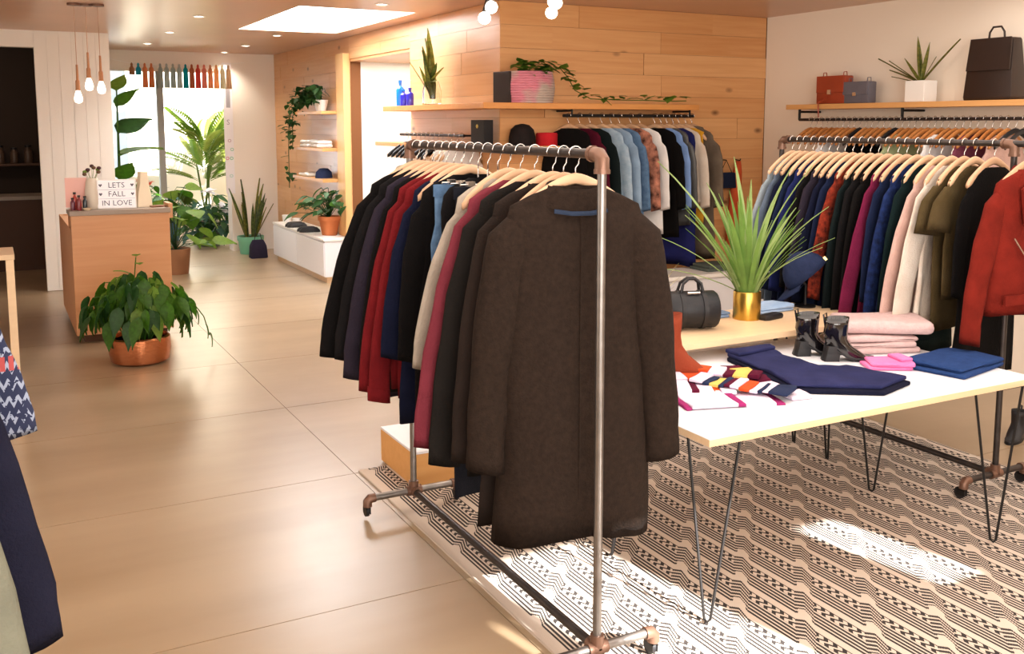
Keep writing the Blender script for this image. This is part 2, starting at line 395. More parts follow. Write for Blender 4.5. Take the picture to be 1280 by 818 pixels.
def rack(name, label, y0, y1, X, zt=1.66, zb=.1, over=0, lift=.0125, foot=.22, m=STEEL, mtop=DPIPE):
    t = thing(name, label, 'clothes rack', (X, (y0+y1)/2, 0))
    h = (y1-y0)/2; r = .0155
    MB().tube([(0, -h+.03-over, zt), (0, h-.03, zt)], r, 12).obj('top_bar', mtop, t, smooth=True)
    MB().tube([(0, -h+.03, zb), (0, h-.03, zb)], r, 12).obj('base_bar', mtop, t, smooth=True)
    for s in (-1, 1):
        MB().tube([(0, s*h, zb+.03), (0, s*h, zt-.03)], r*.92, 12).obj('upright', m, t, smooth=True)
        el = MB(); q = [(0, s*(h-.05), zt), (0, s*(h-.015), zt-.002), (0, s*h, zt-.015), (0, s*h, zt-.05)]
        el.tube(q, r*1.45, 12); el.tube([(0, s*(h-.058), zt), (0, s*(h-.045), zt)], r*1.65, 12); el.tube([(0, s*h, zt-.045), (0, s*h, zt-.058)], r*1.65, 12)
        el.obj('elbow_fitting', COPPER, t, smooth=True)
        te = MB().tube([(-.035, s*h, zb), (.035, s*h, zb)], r*1.45, 12).tube([(0, s*h, zb), (0, s*h, zb+.045)], r*1.45, 12).tube([(0, s*h, zb), (0, s*(h-.04), zb)], r*1.45, 12)
        te.obj('cross_fitting', COPPER, t, smooth=True)
        for d in (-1, 1):
            fb = MB().tube([(d*.035, s*h, zb), (d*(foot-.02), s*h, zb)], r, 12).obj('foot_bar', m, t, smooth=True)
            MB().tube([(d*(foot-.035), s*h, zb), (d*(foot-.01), s*h, zb-.001), (d*foot, s*h, zb-.012), (d*foot, s*h, zb-.035)], r*1.35, 12).obj('elbow', COPPER, fb, smooth=True)
            cs = MB().tube([(d*foot, s*h, zb-.035), (d*foot, s*h, .055)], .006, 8).box((d*foot-.011, s*h-.012, .03), (d*foot-.008, s*h+.03, .06)).box((d*foot+.008, s*h-.012, .03), (d*foot+.011, s*h+.03, .06)).box((d*foot-.011, s*h-.012, .056), (d*foot+.011, s*h+.03, .06)).obj('caster', BLACKM, t)
            MB().tube([(d*foot-.007, s*h+.018, .0285+lift), (d*foot+.007, s*h+.018, .0285+lift)], .0275, 18).obj('wheel', BLACKP, cs, smooth=True)
    return t

# ------------------------------------------------------------------ garments
def prof(z, pts):
    for (z0, a), (z1, b_) in zip(pts, pts[1:]):
        if z >= z1: t = (z - z0) / (z1 - z0) if z1 != z0 else 0; t = t*t*(3-2*t); return a + (b_ - a) * t
    return pts[-1][1]
def garment(name, label, cat, loc, rz, m, L=1.0, hw=.2, hem=.25, th=.024, sl=.6, sw=.055, spread=.10, seed=0, collar=None, folds=3, group=None, fold=.005, cuff=None, extra=None, short=False, bend=0.004, N=30, sy=.36):
    """a garment on a hanger: origin at the neck; shoulders along local X"""
    rg = random.Random(seed); ph = rg.uniform(0, 6); ph2 = rg.uniform(0, 6)
    t = thing(name, label, cat, loc, rz, group)
    wp = [(0, .075), (-.015, .11), (-.034, .155), (-.062, hw*.94), (-.115, hw), (-.3, hw*.97), (-L*.6, (hw+hem)/2), (-L, hem)]
    wp = sorted(wp, key=lambda q: -q[0])
    t0 = min(.036, th*1.2)
    tp = [(0, t0), (-.05, t0*.8), (-.12, th), (-.3, th), (-L, th*1.15)]
    zs = [0, -.015, -.034, -.048, -.062, -.085, -.12, -.17, -.24] + [-.24 - (L-.24)*k/9 for k in range(1, 10)]
    rings = []
    for z in zs:
        W_ = prof(z, wp); T = prof(z, tp); g = min(1, max(0, (-z-.15)/(L*.6))); ring = []
        for j in range(N):
            q = 2*PI*j/N; c, s_ = math.cos(q), math.sin(q)
            x = W_ * math.copysign(abs(c)**.75, c); y = T * math.copysign(abs(s_)**.7, s_)
            fx = x / max(W_, .01)
            y += fold*g*(1.6*math.sin(folds*PI*fx + ph) + .9*math.sin(folds*1.9*PI*fx+ph2+z*2)) * (1 if s_ > 0 else .8)
            x += .008*g*math.sin(z*7+ph)
            zz = z
            if -z < .07 and abs(s_) < .99: zz = z
            if z == -L or z < -L*.93: zz = z + .010*math.sin(fx*3+ph)
            ring.append((x, y, zz))
        rings.append(ring)
    # hem turns inwards
    last = rings[-1]; rings.append([(x*.97, y*.75, z+.03) for x, y, z in last])
    MB().loft(rings, cap=False).add(rings[-1], [tuple(range(N))]).obj('body', m, t, smooth='all')
    if sl:
        for s in (-1, 1):
            k = rg.uniform(.85, 1.12); by = rg.uniform(-.003, .003)
            if short: pts = [(s*(hw-.05), 0, -.10), (s*(hw+.01), by, -.17), (s*(hw+.045), by, -.1-sl)]; rs = [sw*.9, sw*1.15, sw*1.25]
            else:
                pts = [(s*(hw-.055), 0, -.105), (s*(hw-.012), by*.3, -.16), (s*(hw+.35*spread*k), by, -.1-sl*.33), (s*(hw+.72*spread*k), by+bend, -.1-sl*.6), (s*(hw+spread*k), by-bend*.5, -.1-sl*.85), (s*(hw+spread*k*1.05), by-bend, -.1-sl)]
                rs = [sw*.72, sw*1.0, sw*1.08, sw*.98, sw*.9, sw*.92]
            ring2 = []
            for (p, r_) in zip(pts, rs):
                ring2.append([(p[0]+r_*math.cos(2*PI*j/14)*(1+.08*math.sin(3*2*PI*j/14+ph)), p[1]+sy*r_*math.sin(2*PI*j/14)*(1+.1*math.sin(2*2*PI*j/14+ph2)), p[2] + (.012*s*math.cos(2*PI*j/14))) for j in range(14)])
            # subdivide lengthwise for wrinkles
            fine = []
            for a, b_ in zip(ring2, ring2[1:]):
                for u in (0, .33, .66): fine.append([tuple(pa*(1-u)+pb*u for pa, pb in zip(va, vb)) for va, vb in zip(a, b_)])
            fine.append(ring2[-1])
            wr = []
            for i, rr_ in enumerate(fine):
                cxm = sum(p[0] for p in rr_)/14; cym = sum(p[1] for p in rr_)/14
                f_ = 1 + .035*math.sin(i*1.7+ph) * (1 if 2 < i < len(fine)-2 else 0)
                wr.append([(cxm+(p[0]-cxm)*f_, cym+(p[1]-cym)*f_, p[2]) for p in rr_])
            cxm = sum(p[0] for p in wr[-1])/14; cym = sum(p[1] for p in wr[-1])/14
            wr.append([(cxm+(p[0]-cxm)*.8, cym+(p[1]-cym)*.8, p[2]+.02) for p in wr[-1]])
            so = MB().loft(wr, cap=False).add(wr[-1], [tuple(range(14))]).obj('sleeve', m, t, smooth='all')
            if cuff:
                a = wr[-2]; cx_ = sum(p[0] for p in a)/14; cy_ = sum(p[1] for p in a)/14
                MB().loft([[(cx_+(p[0]-cx_)*1.06, cy_+(p[1]-cy_)*1.06, p[2]+dz) for p in a] for dz in (-.004, .05)], cap=True).obj('cuff', cuff, so, smooth='all')
    if collar:
        cr = []
        for z, a, b_ in ((-.068, .135, t0*1.55), (-.04, .122, t0*1.75), (.004, .100, t0*1.5), (.018, .092, t0*1.3), (.012, .082, t0*1.0), (-.02, .072, t0*.8)):
            cr.append([(a*math.cos(2*PI*j/20), b_*math.sin(2*PI*j/20) + .004, z - .014*(1-math.sin(2*PI*j/20)) + .0) for j in range(20)])
        MB().loft(cr, cap=False).obj('collar', collar if not isinstance(collar, bool) else m, t, smooth='all')
    return t
def trousers(name, label, cat, loc, rz, m, L=.95, hw=.16, hem=.10, group=None, seed=0, th=.02):
    t = thing(name, label, cat, loc, rz, group); rg = random.Random(seed); ph = rg.uniform(0, 6)
    rings = []
    for k in range(13):
        z = -L*k/12; W_ = hw + (.02 if k in (3, 4) else 0); W_ = W_ + (hem*1.35 - W_)*max(0, (k-4)/8)
        rings.append([(W_*math.copysign(abs(math.cos(q))**.6, math.cos(q)) + .01*math.sin(z*5+ph), th*math.sin(q)*(1+.35*math.sin(3*q+ph)) + .012*math.sin(4*math.cos(q)+ph)*k/12, z) for q in [2*PI*j/20 for j in range(20)]])
    MB().loft(rings).obj('legs', m, t, smooth='all')
    MB().loft([[(p[0]*1.03, p[1]*1.15, dz) for p in rings[0]] for dz in (-.04, .004)]).obj('waistband', m, t, smooth=True)
    return t
def clip_hanger(label, x, y, zr, rz, group=None):
    t = thing('clip_hanger', label, 'hanger', (x, y, zr - .0755), rz, group)
    link('hook', HB_PALE[1], t)
    MB().tube([(0, 0, .0), (0, 0, -.05)], .003, 6).tube([(-.15, 0, -.05), (.15, 0, -.05)], .004, 6).obj('hanger_bar', CHROME, t)
    for s in (-1, 1): MB().box((s*.11-.014, -.011, -.10), (s*.11+.014, .011, -.038)).obj('clip', CHROME, t)
    return t

BLK = fabric('black_wool', '0f0d0d'); BLK2 = fabric('soft_black', '151314'); DBR = fabric('dark_brown_wool', '2b211b', '201813', vscale=60)
CHR = fabric('charcoal_wool', '1c1917'); NAVY = fabric('navy_cotton', '12162b'); NAVY2 = fabric('mid_navy', '18213c'); PURP = fabric('purple_grey', '29232e')
REDK = fabric('red_knit', '6a171b', '5a1216'); ROSE = fabric('rose_wool', '702d38', '62262f'); TAUPE = fabric('taupe_cotton', 'a59a8c'); JEAN = fabric('light_denim', '5f7d9e', '496484', vscale=25)
SLATE = fabric('slate_trouser', '1a1c24'); GREEN = fabric('bottle_green', '0f1f20'); MAG = fabric('burgundy', '6b1c3c'); CREAM = fabric('cream_silk', 'd9cfc2', 'c9b9a9')
OLIVE = fabric('olive_jersey', '50432c', '42361f'); SUEDE = fabric('red_suede', '762219', '631b13', vscale=14); RUSTF = fabric('rust_floral', '8c3220', '2d1512', vary=.9, vscale=40)
NAVP = fabric('navy_pattern', '1f3060', '121a33', vary=.9, vscale=38); ROYAL = fabric('royal_navy', '1c2350'); GDEN = fabric('grey_denim', '5c6878', '4a5566')
LBLUE = fabric('pale_blue_denim', 'a9bccb', '8aa3b9', vscale=20); BLUSHW = fabric('white_crepe', 'e8e6e4', 'd8d6d6'); FLOR = fabric('floral_print', 'd9937a', '1d1418', vary=1, vscale=16)
LEATH = mat('grey_leather', '4a4b4c', rough=.4, bump=.3, bscale=30, vary=.3); MUST = fabric('mustard', 'd9a02e'); PARKA = fabric('taupe_parka', '6b5f52', '574c42'); MID = fabric('midnight_blue', '20245a')
SKYB = fabric('sky_blue', '7f9fd6'); TEALG = fabric('dark_teal', '131c1d'); WINE = fabric('wine_velvet', '4b0f22')

# centre rack
RX, RZ = 1.61, 1.66
rack('pipe_clothes_rack', 'grey pipe clothes rack on casters at the rug edge, with the dark coats', 2.45, 3.97, RX)
ZN = RZ - .0755 - .024
main = [
 # y, kind, label, material, params
 (2.60, 'coat', 'long dark brown wool coat seen from behind at the near end of the centre rack', DBR, dict(L=1.14, hw=.225, hem=.265, sl=.80, sw=.068, spread=.07, th=.055, sy=.7, collar=True, seed=3, rz=-14, fold=.012, folds=2)),
 (2.74, 'coat', 'dark brown overcoat half hidden behind the nearest long coat on the centre rack', fabric('umber_wool', '261e1a'), dict(L=1.11, hw=.215, hem=.27, sl=.80, sw=.06, spread=.09, seed=4, collar=True, rz=-6)),
 (2.86, 'coat', 'charcoal coat with long hanging sleeve just left of the brown coats', CHR, dict(L=1.0, hw=.21, hem=.25, sl=.84, sw=.06, spread=.11, seed=5, rz=-3)),
 (2.96, 'coat', 'rose red coat with long sleeve in the middle of the centre rack', ROSE, dict(L=.95, hw=.215, hem=.25, sl=.79, sw=.055, spread=.15, seed=6, rz=4)),
 (3.05, 'blouse', 'taupe long sleeved top behind the rose red coat', TAUPE, dict(L=.72, hw=.21, hem=.22, sl=.55, sw=.045, spread=.12, seed=7)),
 (3.13, 'pants', 'slate grey wide trousers hanging lowest on the centre rack', SLATE, dict(L=1.13, hw=.17, hem=.13)),
 (3.21, 'blouse', 'black blouse on a wire clip hanger between trousers and jeans', BLK2, dict(L=.85, hw=.19, hem=.22, sl=0, seed=8)),
 (3.29, 'pants', 'light blue jeans hanging on the centre rack', JEAN, dict(L=.86, hw=.17, hem=.13)),
 (3.36, 'dress', 'black sleeveless dress beside the light blue jeans', BLK, dict(L=.98, hw=.21, hem=.24, sl=.6, sw=.045, spread=.06, seed=9)),
 (3.44, 'shirt', 'dark navy long shirt with low hem beside the red knits', NAVY, dict(L=.97, hw=.21, hem=.27, sl=.6, sw=.045, spread=.09, seed=10)),
 (3.51, 'sweater', 'brick red sweater, nearer of the two red ones on the centre rack', REDK, dict(L=.88, hw=.215, hem=.25, sl=.78, sw=.048, spread=.10, seed=11, cuff=REDK)),
 (3.58, 'sweater', 'brick red sweater, farther of the two red ones on the centre rack', REDK, dict(L=.86, hw=.215, hem=.25, sl=.76, sw=.048, spread=.12, seed=12)),
 (3.65, 'jacket', 'black jacket between the red sweaters and the purple grey coat', BLK, dict(L=.88, hw=.21, hem=.24, sl=.7, sw=.05, spread=.10, seed=13)),
 (3.72, 'coat', 'purple grey coat left of the red sweaters', PURP, dict(L=.92, hw=.215, hem=.27, sl=.74, sw=.055, spread=.13, seed=14)),
 (3.80, 'coat', 'black coat, second from the far end of the centre rack', BLK2, dict(L=.82, hw=.215, hem=.26, sl=.68, sw=.058, spread=.13, seed=15)),
 (3.885, 'coat', 'black jacket with wide sleeve at the far end of the centre rack', BLK, dict(L=.80, hw=.22, hem=.28, sl=.68, sw=.068, spread=.17, seed=16, collar=TAUPE)),
]
first_coat = None
def hl(lab): return ' '.join(lab.replace(',', '').split()[:11])
for y, kind, lab, m, p in main:
    p = dict(p); rz = R(p.pop('rz', random.uniform(0, 1.5)))
    short = lab.split(',')[0]
    if kind == 'pants' or 'clip hanger' in lab:
        clip_hanger('wire clip hanger holding the ' + hl(lab), RX, y, RZ, rz)
        if kind == 'pants': trousers('trousers', lab, 'trousers', (RX, y, RZ - .0755 - .06), rz, m, seed=int(y*100), **p)
        else: garment(kind, lab, 'clothing', (RX, y, RZ - .0755 - .03), rz, m, **p)
    else:
        hanger(HB_PALE, 'pale wooden hanger holding the ' + hl(lab), RX, y, RZ, rz)
        g_ = garment(kind, lab, 'clothing', (RX, y, ZN), rz, m, **p)
        if first_coat is None: first_coat = g_
# dark blue neck lining and back seam of the nearest coat
MB().tube([(-.085, -.058, -.076), (-.03, -.064, -.084), (.03, -.064, -.084), (.085, -.058, -.076)], .009, 6, flat=.6).obj('neck_band', fabric('slate_blue_satin', '2a3548'), first_coat)['label'] = 'dark blue neck band'
MB().tube([(0, -.062 - .002*math.sin(k), -.10 - .085*k) for k in range(12)], .0022, 5).obj('back_seam', DBR, first_coat)
for i in range(7):
    yy = 2.66 + .19 * i
    if i % 2 == 0: hanger(HB_PALE, 'empty pale wooden hanger between garments on the centre rack', RX, yy + .012, RZ, R(random.uniform(-8, 8)), group='empty hangers on the centre rack')

# right rack
QX, QZ = 4.13, 1.66
rack('dark_pipe_clothes_rack', 'dark pipe clothes rack on casters behind the table, before the white wall', 2.87, 4.36, QX, m=DPIPE, over=.30)
QN = QZ - .0755 - .036
right = [
 (2.785, 'jacket', 'rust red suede biker jacket at the near end of the right rack', SUEDE, dict(L=.66, hw=.215, hem=.22, sl=.68, sw=.058, spread=.12, seed=30, collar=True, rz=-5, th=.045, sy=.6)),
 (2.97, 'dress', 'long black dress between the red jacket and the olive tops', BLK, dict(L=1.0, hw=.19, hem=.24, sl=.5, sw=.045, spread=.03, seed=52)),
 (3.07, 'blouse', 'olive short sleeved top, nearer of the two beside the red jacket', OLIVE, dict(L=.62, hw=.20, hem=.21, sl=.2, short=True, sw=.07, seed=31)),
 (3.13, 'blouse', 'olive short sleeved top, farther of the two beside the red jacket', OLIVE, dict(L=.78, hw=.20, hem=.20, sl=.22, short=True, sw=.07, seed=32)),
 (3.20, 'blouse', 'cream silk blouse with long sleeve on the right rack', CREAM, dict(L=.76, hw=.20, hem=.25, sl=.80, sw=.062, spread=.13, seed=33, fold=.016, folds=4)),
 (3.26, 'blouse', 'dusty pink blouse behind the cream silk blouse', fabric('dusty_pink', 'c9a79d'), dict(L=.8, hw=.20, hem=.24, sl=.66, sw=.05, spread=.14, seed=34)),
 (3.33, 'coat', 'bottle green coat beside the cream blouse', GREEN, dict(L=.95, hw=.205, hem=.26, sl=.74, sw=.055, spread=.08, seed=35)),
 (3.40, 'dress', 'navy patterned dress in the middle of the right rack', NAVP, dict(L=.90, hw=.205, hem=.28, sl=.7, sw=.05, spread=.10, seed=36, fold=.018, folds=5)),
 (3.465, 'dress', 'dark navy dress behind the navy patterned one', NAVY2, dict(L=.88, hw=.2, hem=.24, sl=.6, sw=.05, spread=.06, seed=37)),
 (3.52, 'blouse', 'burgundy long sleeved blouse on the right rack', MAG, dict(L=.92, hw=.205, hem=.26, sl=.82, sw=.05, spread=.16, seed=38)),
 (3.585, 'coat', 'black coat next to the burgundy blouse', BLK, dict(L=.95, hw=.205, hem=.25, sl=.7, sw=.055, spread=.08, seed=39)),
 (3.645, 'coat', 'black coat, middle one of the three left of the burgundy blouse', BLK2, dict(L=.95, hw=.205, hem=.25, sl=.68, sw=.055, spread=.08, seed=40)),
 (3.70, 'coat', 'dark charcoal coat right of the rust floral blouse', TEALG, dict(L=.93, hw=.2, hem=.25, sl=.7, sw=.052, spread=.09, seed=41)),
 (3.76, 'blouse', 'rust floral blouse between dark coats on the right rack', RUSTF, dict(L=.7, hw=.205, hem=.24, sl=.62, sw=.05, spread=.13, seed=42)),
 (3.82, 'coat', 'navy coat directly left of the rust floral blouse', NAVY2, dict(L=.9, hw=.2, hem=.25, sl=.7, sw=.05, spread=.10, seed=43)),
 (3.875, 'dress', 'long navy dress, second left of the rust floral blouse', NAVY, dict(L=.95, hw=.2, hem=.25, sl=.66, sw=.05, spread=.12, seed=44)),
 (3.93, 'coat', 'charcoal coat with broad shoulder above the navy cap', PURP, dict(L=.92, hw=.21, hem=.25, sl=.72, sw=.058, spread=.13, seed=45)),
 (3.99, 'coat', 'black blue coat left of the charcoal coat', BLK2, dict(L=.9, hw=.2, hem=.24, sl=.6, sw=.05, spread=.10, seed=46)),
 (4.05, 'jacket', 'royal navy jacket near the far end of the right rack', ROYAL, dict(L=.85, hw=.21, hem=.25, sl=.62, sw=.055, spread=.12, seed=47)),
 (4.11, 'dress', 'navy dress with white cuff stripes near the far end of the right rack', NAVY2, dict(L=.95, hw=.2, hem=.25, sl=.62, sw=.05, spread=.13, seed=48)),
 (4.17, 'coat', 'dark navy coat, third from the far end of the right rack', NAVY, dict(L=.95, hw=.2, hem=.25, sl=.62, sw=.05, spread=.12, seed=49)),
 (4.22, 'shirt', 'grey blue denim shirt, second from the far end of the right rack', GDEN, dict(L=.85, hw=.2, hem=.24, sl=.6, sw=.05, spread=.14, seed=50)),
 (4.275, 'shirt', 'pale grey shirt at the far end of the right rack', fabric('pale_grey', '8f9aa2'), dict(L=.8, hw=.2, hem=.24, sl=.6, sw=.05, spread=.15, seed=51)),
]
for y, kind, lab, m, p in right:
    p = dict(p); rz = R(p.pop('rz', random.uniform(2, 3.5))); p.setdefault('th', .013); p.setdefault('fold', .003); p.setdefault('sy', .28); p.setdefault('bend', .003)
    hanger(HB_PALE, 'pale wooden hanger holding the ' + hl(lab), QX, y, QZ, rz)
    g_ = garment(kind, lab, 'clothing', (QX, y, QN), rz, m, **p)
    if m is SUEDE:
        # biker details on the visible front: lapels, zips, studs, belt
        for s in (-1, 1):
            MB().add([(s*.03, -.064, -.03), (s*.125, -.070, -.085), (s*.10, -.076, -.24), (s*.02, -.078, -.22), (s*.03, -.054, -.03), (s*.125, -.058, -.085), (s*.10, -.06, -.24), (s*.02, -.06, -.22)],
                     [(0,1,2,3), (7,6,5,4), (0,4,5,1), (1,5,6,2), (2,6,7,3), (3,7,4,0)]).obj('lapel', SUEDE, g_)
            MB().ball((s*.09, -.082, -.22), .010, 8, 6).obj('stud', CHROME, g_)
        for a, b_ in (((-.16, -.068, -.30), (-.05, -.080, -.42)), ((.0, -.082, -.26), (-.02, -.082, -.60)), ((-.06, -.08, -.24), (.03, -.083, -.34))):
            MB().tube([a, ((a[0]+b_[0])/2, a[1]-.006, (a[2]+b_[2])/2 - .01), b_], .005, 6).obj('zip', CHROME, g_)
        MB().box((-.20, -.078, -.60), (.2, -.066, -.555)).obj('belt', SUEDE, g_)
        MB().ball((-.07, -.082, -.50), .011, 8, 6).obj('stud', CHROME, g_)
    if 'cuff stripes' in lab:
        for k in range(2): MB().tube([(-.35, 0, -.62 - .035*k), (-.27, -.045, -.62 - .035*k)], .006, 6).obj('stripe', WCER, g_)

# shelf unit on the right wall: board, brackets, rail, hangers
t = thing('bag_shelf', 'long oak wall shelf carrying the leather bags on the white wall', 'shelf', (XR - .14, 5.1, 1.87))
MB().box((-.16, -1.15, 0), (.135, 1.15, .04)).obj('shelf_board', SHELFY, t, bevel=.003)
MB().tube([(-.1, -1.05, -.085), (-.1, 1.05, -.085)], .012, 8).obj('rail', DPIPE, t)
for yy in (-1.05, 0, 1.05):
    MB().tube([(-.1, yy, 0), (-.1, yy, -.085)], .011, 8).tube([(-.1, yy, -.02), (.135, yy, -.02)], .009, 8).obj('bracket', BLACKM, t)
for k in range(34):
    hanger(HB_BROWN if k not in (0, 1, 18, 24) else HB_BLACK, 'brown wooden hanger in the row under the bag shelf' if k not in (0, 1, 18, 24) else 'black hanger in the row under the bag shelf', XR - .24, 4.12 + .0575*k, 1.87 - .085, R(90 + random.uniform(-6, 6)) - R(90), group='hangers under the bag shelf' if k not in (0, 1, 18, 24) else 'black hangers under the bag shelf')
# tops hung there, only their shoulders seen over the right rack
for k, (yy, m, lb) in enumerate([(4.25, fabric('dusty_pink', 'c9a79d'), 'pale pink top on the wall rail behind the red jacket'), (4.5, fabric('plum', '7a3f52'), 'plum top on the wall rail under the bag shelf'), (4.75, BLUSHW, 'white top on the wall rail behind the olive tops'), (5.1, fabric('sage', 'a9b58c'), 'sage green top on the wall rail under the bag shelf'), (5.45, BLK, 'black top on the wall rail under the bag shelf'), (5.75, BLUSHW, 'white top on the wall rail behind the far end of the right rack')]):
    garment('blouse', lb, 'clothing', (XR - .24, yy, 1.87 - .085 - .11), R(0), m, L=.8, hw=.19, hem=.22, sl=.5, sw=.045, spread=.02, seed=90+k, group=None)

# bags and plant on that shelf
ST = 1.912
def flap_bag(name, label, y, w_, h, d, m, x=XR - .15, rz=0):
    t = thing(name, label, 'bag', (x, y, ST), rz)
    MB().box((-d/2, -w_/2, 0), (d/2, w_/2, h)).obj('body', m, t, bevel=.012, smooth=True)
    MB().box((-d/2-.008, -w_/2+.006, h*.40), (-d/2+.0, w_/2-.006, h*1.0)).obj('flap', m, t, bevel=.003)
    MB().box((-d/2-.016, -.018, h*.34), (-d/2-.006, .018, h*.5)).obj('clasp', CHROME, t)
    for s in (-1, 1): MB().tube([(0, s*w_*.36-.02, h-.005), (0, s*w_*.36-.015, h+.03), (0, s*w_*.36+.015, h+.03), (0, s*w_*.36+.02, h-.005)], .004, 6).obj('strap_ring', m, t)
    return t
RLE = mat('red_brown_leather', 'a04024', rough=.45, vary=.2); GLE = mat('blue_grey_leather', '6a6872', rough=.45, vary=.2)
b1 = flap_bag('flap_handbag', 'red brown leather flap handbag at the left end of the bag shelf', 5.86, .30, .225, .10, RLE)
MB().tube([(-.06, .02, .05), (-.165, .01, .01), (-.175, 0, -.03), (-.178, -.01, -.11)], .005, 6).obj('strap_end', RLE, b1)
b2 = flap_bag('flap_handbag', 'small blue grey flap handbag beside the red brown one', 5.60, .26, .17, .09, GLE)
t = thing('leather_backpack', 'dark brown leather backpack with top handle on the bag shelf', 'bag', (XR - .15, 4.42, ST))
BLE = mat('espresso_leather', '2b1c16', rough=.4, vary=.2)
MB().loft([[(-.075*a, -.185*b_, z), (.075*a, -.185*b_, z), (.075*a, .185*b_, z), (-.075*a, .185*b_, z)] for z, a, b_ in ((0, .95, .98), (.02, 1, 1), (.2, .9, .93), (.40, .6, .86), (.415, .5, .84))]).obj('body', BLE, t, bevel=.006, smooth=True)
MB().add([(-.085, -.165, .2), (-.062, -.155, .418), (-.062, .155, .418), (-.085, .165, .2), (-.072, -.165, .2), (-.05, -.155, .41), (-.05, .155, .41), (-.072, .165, .2)], [(0,1,2,3), (7,6,5,4), (0,3,7,4), (0,4,5,1), (1,5,6,2), (2,6,7,3)]).obj('flap', BLE, t)
MB().tube([(0, -.06, .41), (0, -.055, .46), (0, -.03, .495), (0, .03, .495), (0, .055, .46), (0, .06, .41)], .007, 8).obj('top_handle', BLE, t, smooth=True)

# ------------------------------------------------------------------ leaves and plants
def leaf_mesh(kind, m, seed=0):
    rg = random.Random(seed); n = 7; vs_ = []; fs = []
    for i in range(n + 1):
        t_ = i / n
        if kind == 'broad': wd = .30*math.sin(PI*min(1, t_*1.02)**.7)*(1-.15*t_); zc = -.28*t_**2; cup = .06
        elif kind == 'heart': wd = .42*math.sin(PI*t_**.62)*(1-.1*t_); zc = -.18*t_**2; cup = .05
        elif kind == 'blade': wd = .022*(1-t_**3)+.002; zc = -.22*t_**2.2; cup = .006
        elif kind == 'stiff': wd = .055*math.sin(PI*(.18+.82*t_))**.8+.002; zc = -.03*t_**2; cup = .02
        elif kind == 'frond': wd = .16*math.sin(PI*(.1+.9*t_)); zc = -.35*t_**2; cup = .03
        vs_ += [(t_, -wd, zc+cup), (t_, 0, zc), (t_, wd, zc+cup)]
        if i < n:
            a = i*3; fs += [(a, a+3, a+4, a+1), (a+1, a+4, a+5, a+2)]
    mb = MB().add(vs_, fs); return mb.mesh('leaf', m, smooth='all')
def frond_mesh(m, n=16):
    mb = MB(); 
    for i in range(n):
        t_ = .15 + .85*i/n; zc = -.30*t_**2; L = .34*math.sin(PI*(.12+.86*t_*.95))+.04
        for s in (-1, 1):
            p = (t_, 0, zc); q = (t_+L*.55, s*L*.75, zc-.10*L-.02); r_ = (t_+L*.28-.02, s*L*.42, zc+.02); u = (t_+L*.28+.035, s*L*.36, zc+.02)
            mb.add([p, r_, q, u], [(0, 1, 2, 3)])
    mb.tube([(k/6, 0, -.30*(k/6)**2) for k in range(7)], [.008]*6+[.003], 4)
    return mb.mesh('frond', m)
LM = {}
def lmesh(kind, m):
    k = (kind, m.name)
    if k not in LM: LM[k] = frond_mesh(m) if kind == 'palm' else leaf_mesh(kind, m)
    return LM[k]
def put_leaf(parent, kind, m, p, az, pitch, L, wide=1, roll=0, name='leaf'):
    o = link(name, lmesh(kind, m), parent, p); o.rotation_euler = (roll, -pitch, az); o.scale = (L, L*wide, L); return o
def pot(t, prof_, m, n=28, soil=None):
    MB().lathe(prof_, n).obj('pot', m, t, smooth=True)
    if soil: MB().lathe([(soil[0], soil[1]-.01), (soil[0], soil[1])], 20).obj('soil', SOIL, t)
def stiff_plant(t, z, n, L0, L1, m, rg, lean=.25, r=.04, wide=1, kind='stiff'):
    for i in range(n):
        az = rg.uniform(0, 2*PI); put_leaf(t, kind, m, (r*math.cos(az)*rg.random(), r*math.sin(az)*rg.random(), z), az, R(90) - abs(rg.gauss(0, lean)) - .05, rg.uniform(L0, L1), wide, rg.uniform(-.6, .6))
def bushy(t, z, n, R0, H, Ls, kind, mats, rg, down=.4, wide=1, squash=1, stem=LEAFD, xmax=9):
    st = MB()
    for i in range(n):
        az = 2*PI*i*.618 + rg.uniform(-.3, .3); u = rg.random(); rr = R0*(.2+.8*math.sqrt(rg.random())); el = rg.uniform(.05, 1)
        p = (rr*math.cos(az)*math.cos(el*1.1), rr*math.sin(az)*math.cos(el*1.1)*squash, z + H*math.sin(el*1.35)*rg.uniform(.6, 1))
        if p[0] > xmax - .12: p = (min(p[0], xmax - .04) - rg.uniform(0, .08), p[1], p[2]); az = PI + rg.uniform(-1.1, 1.1)
        st.tube([(0, 0, z - .02), (p[0]*.45, p[1]*.45, z+(p[2]-z)*.8), p], .004, 4)
        put_leaf(t, kind, rg.choice(mats), p, az + rg.uniform(-.5, .5), rg.uniform(-down-.3, .35)*1.0, rg.uniform(*Ls), wide, rg.uniform(-.5, .5))
    st.obj('stems', stem, t)

rg = random.Random(21)
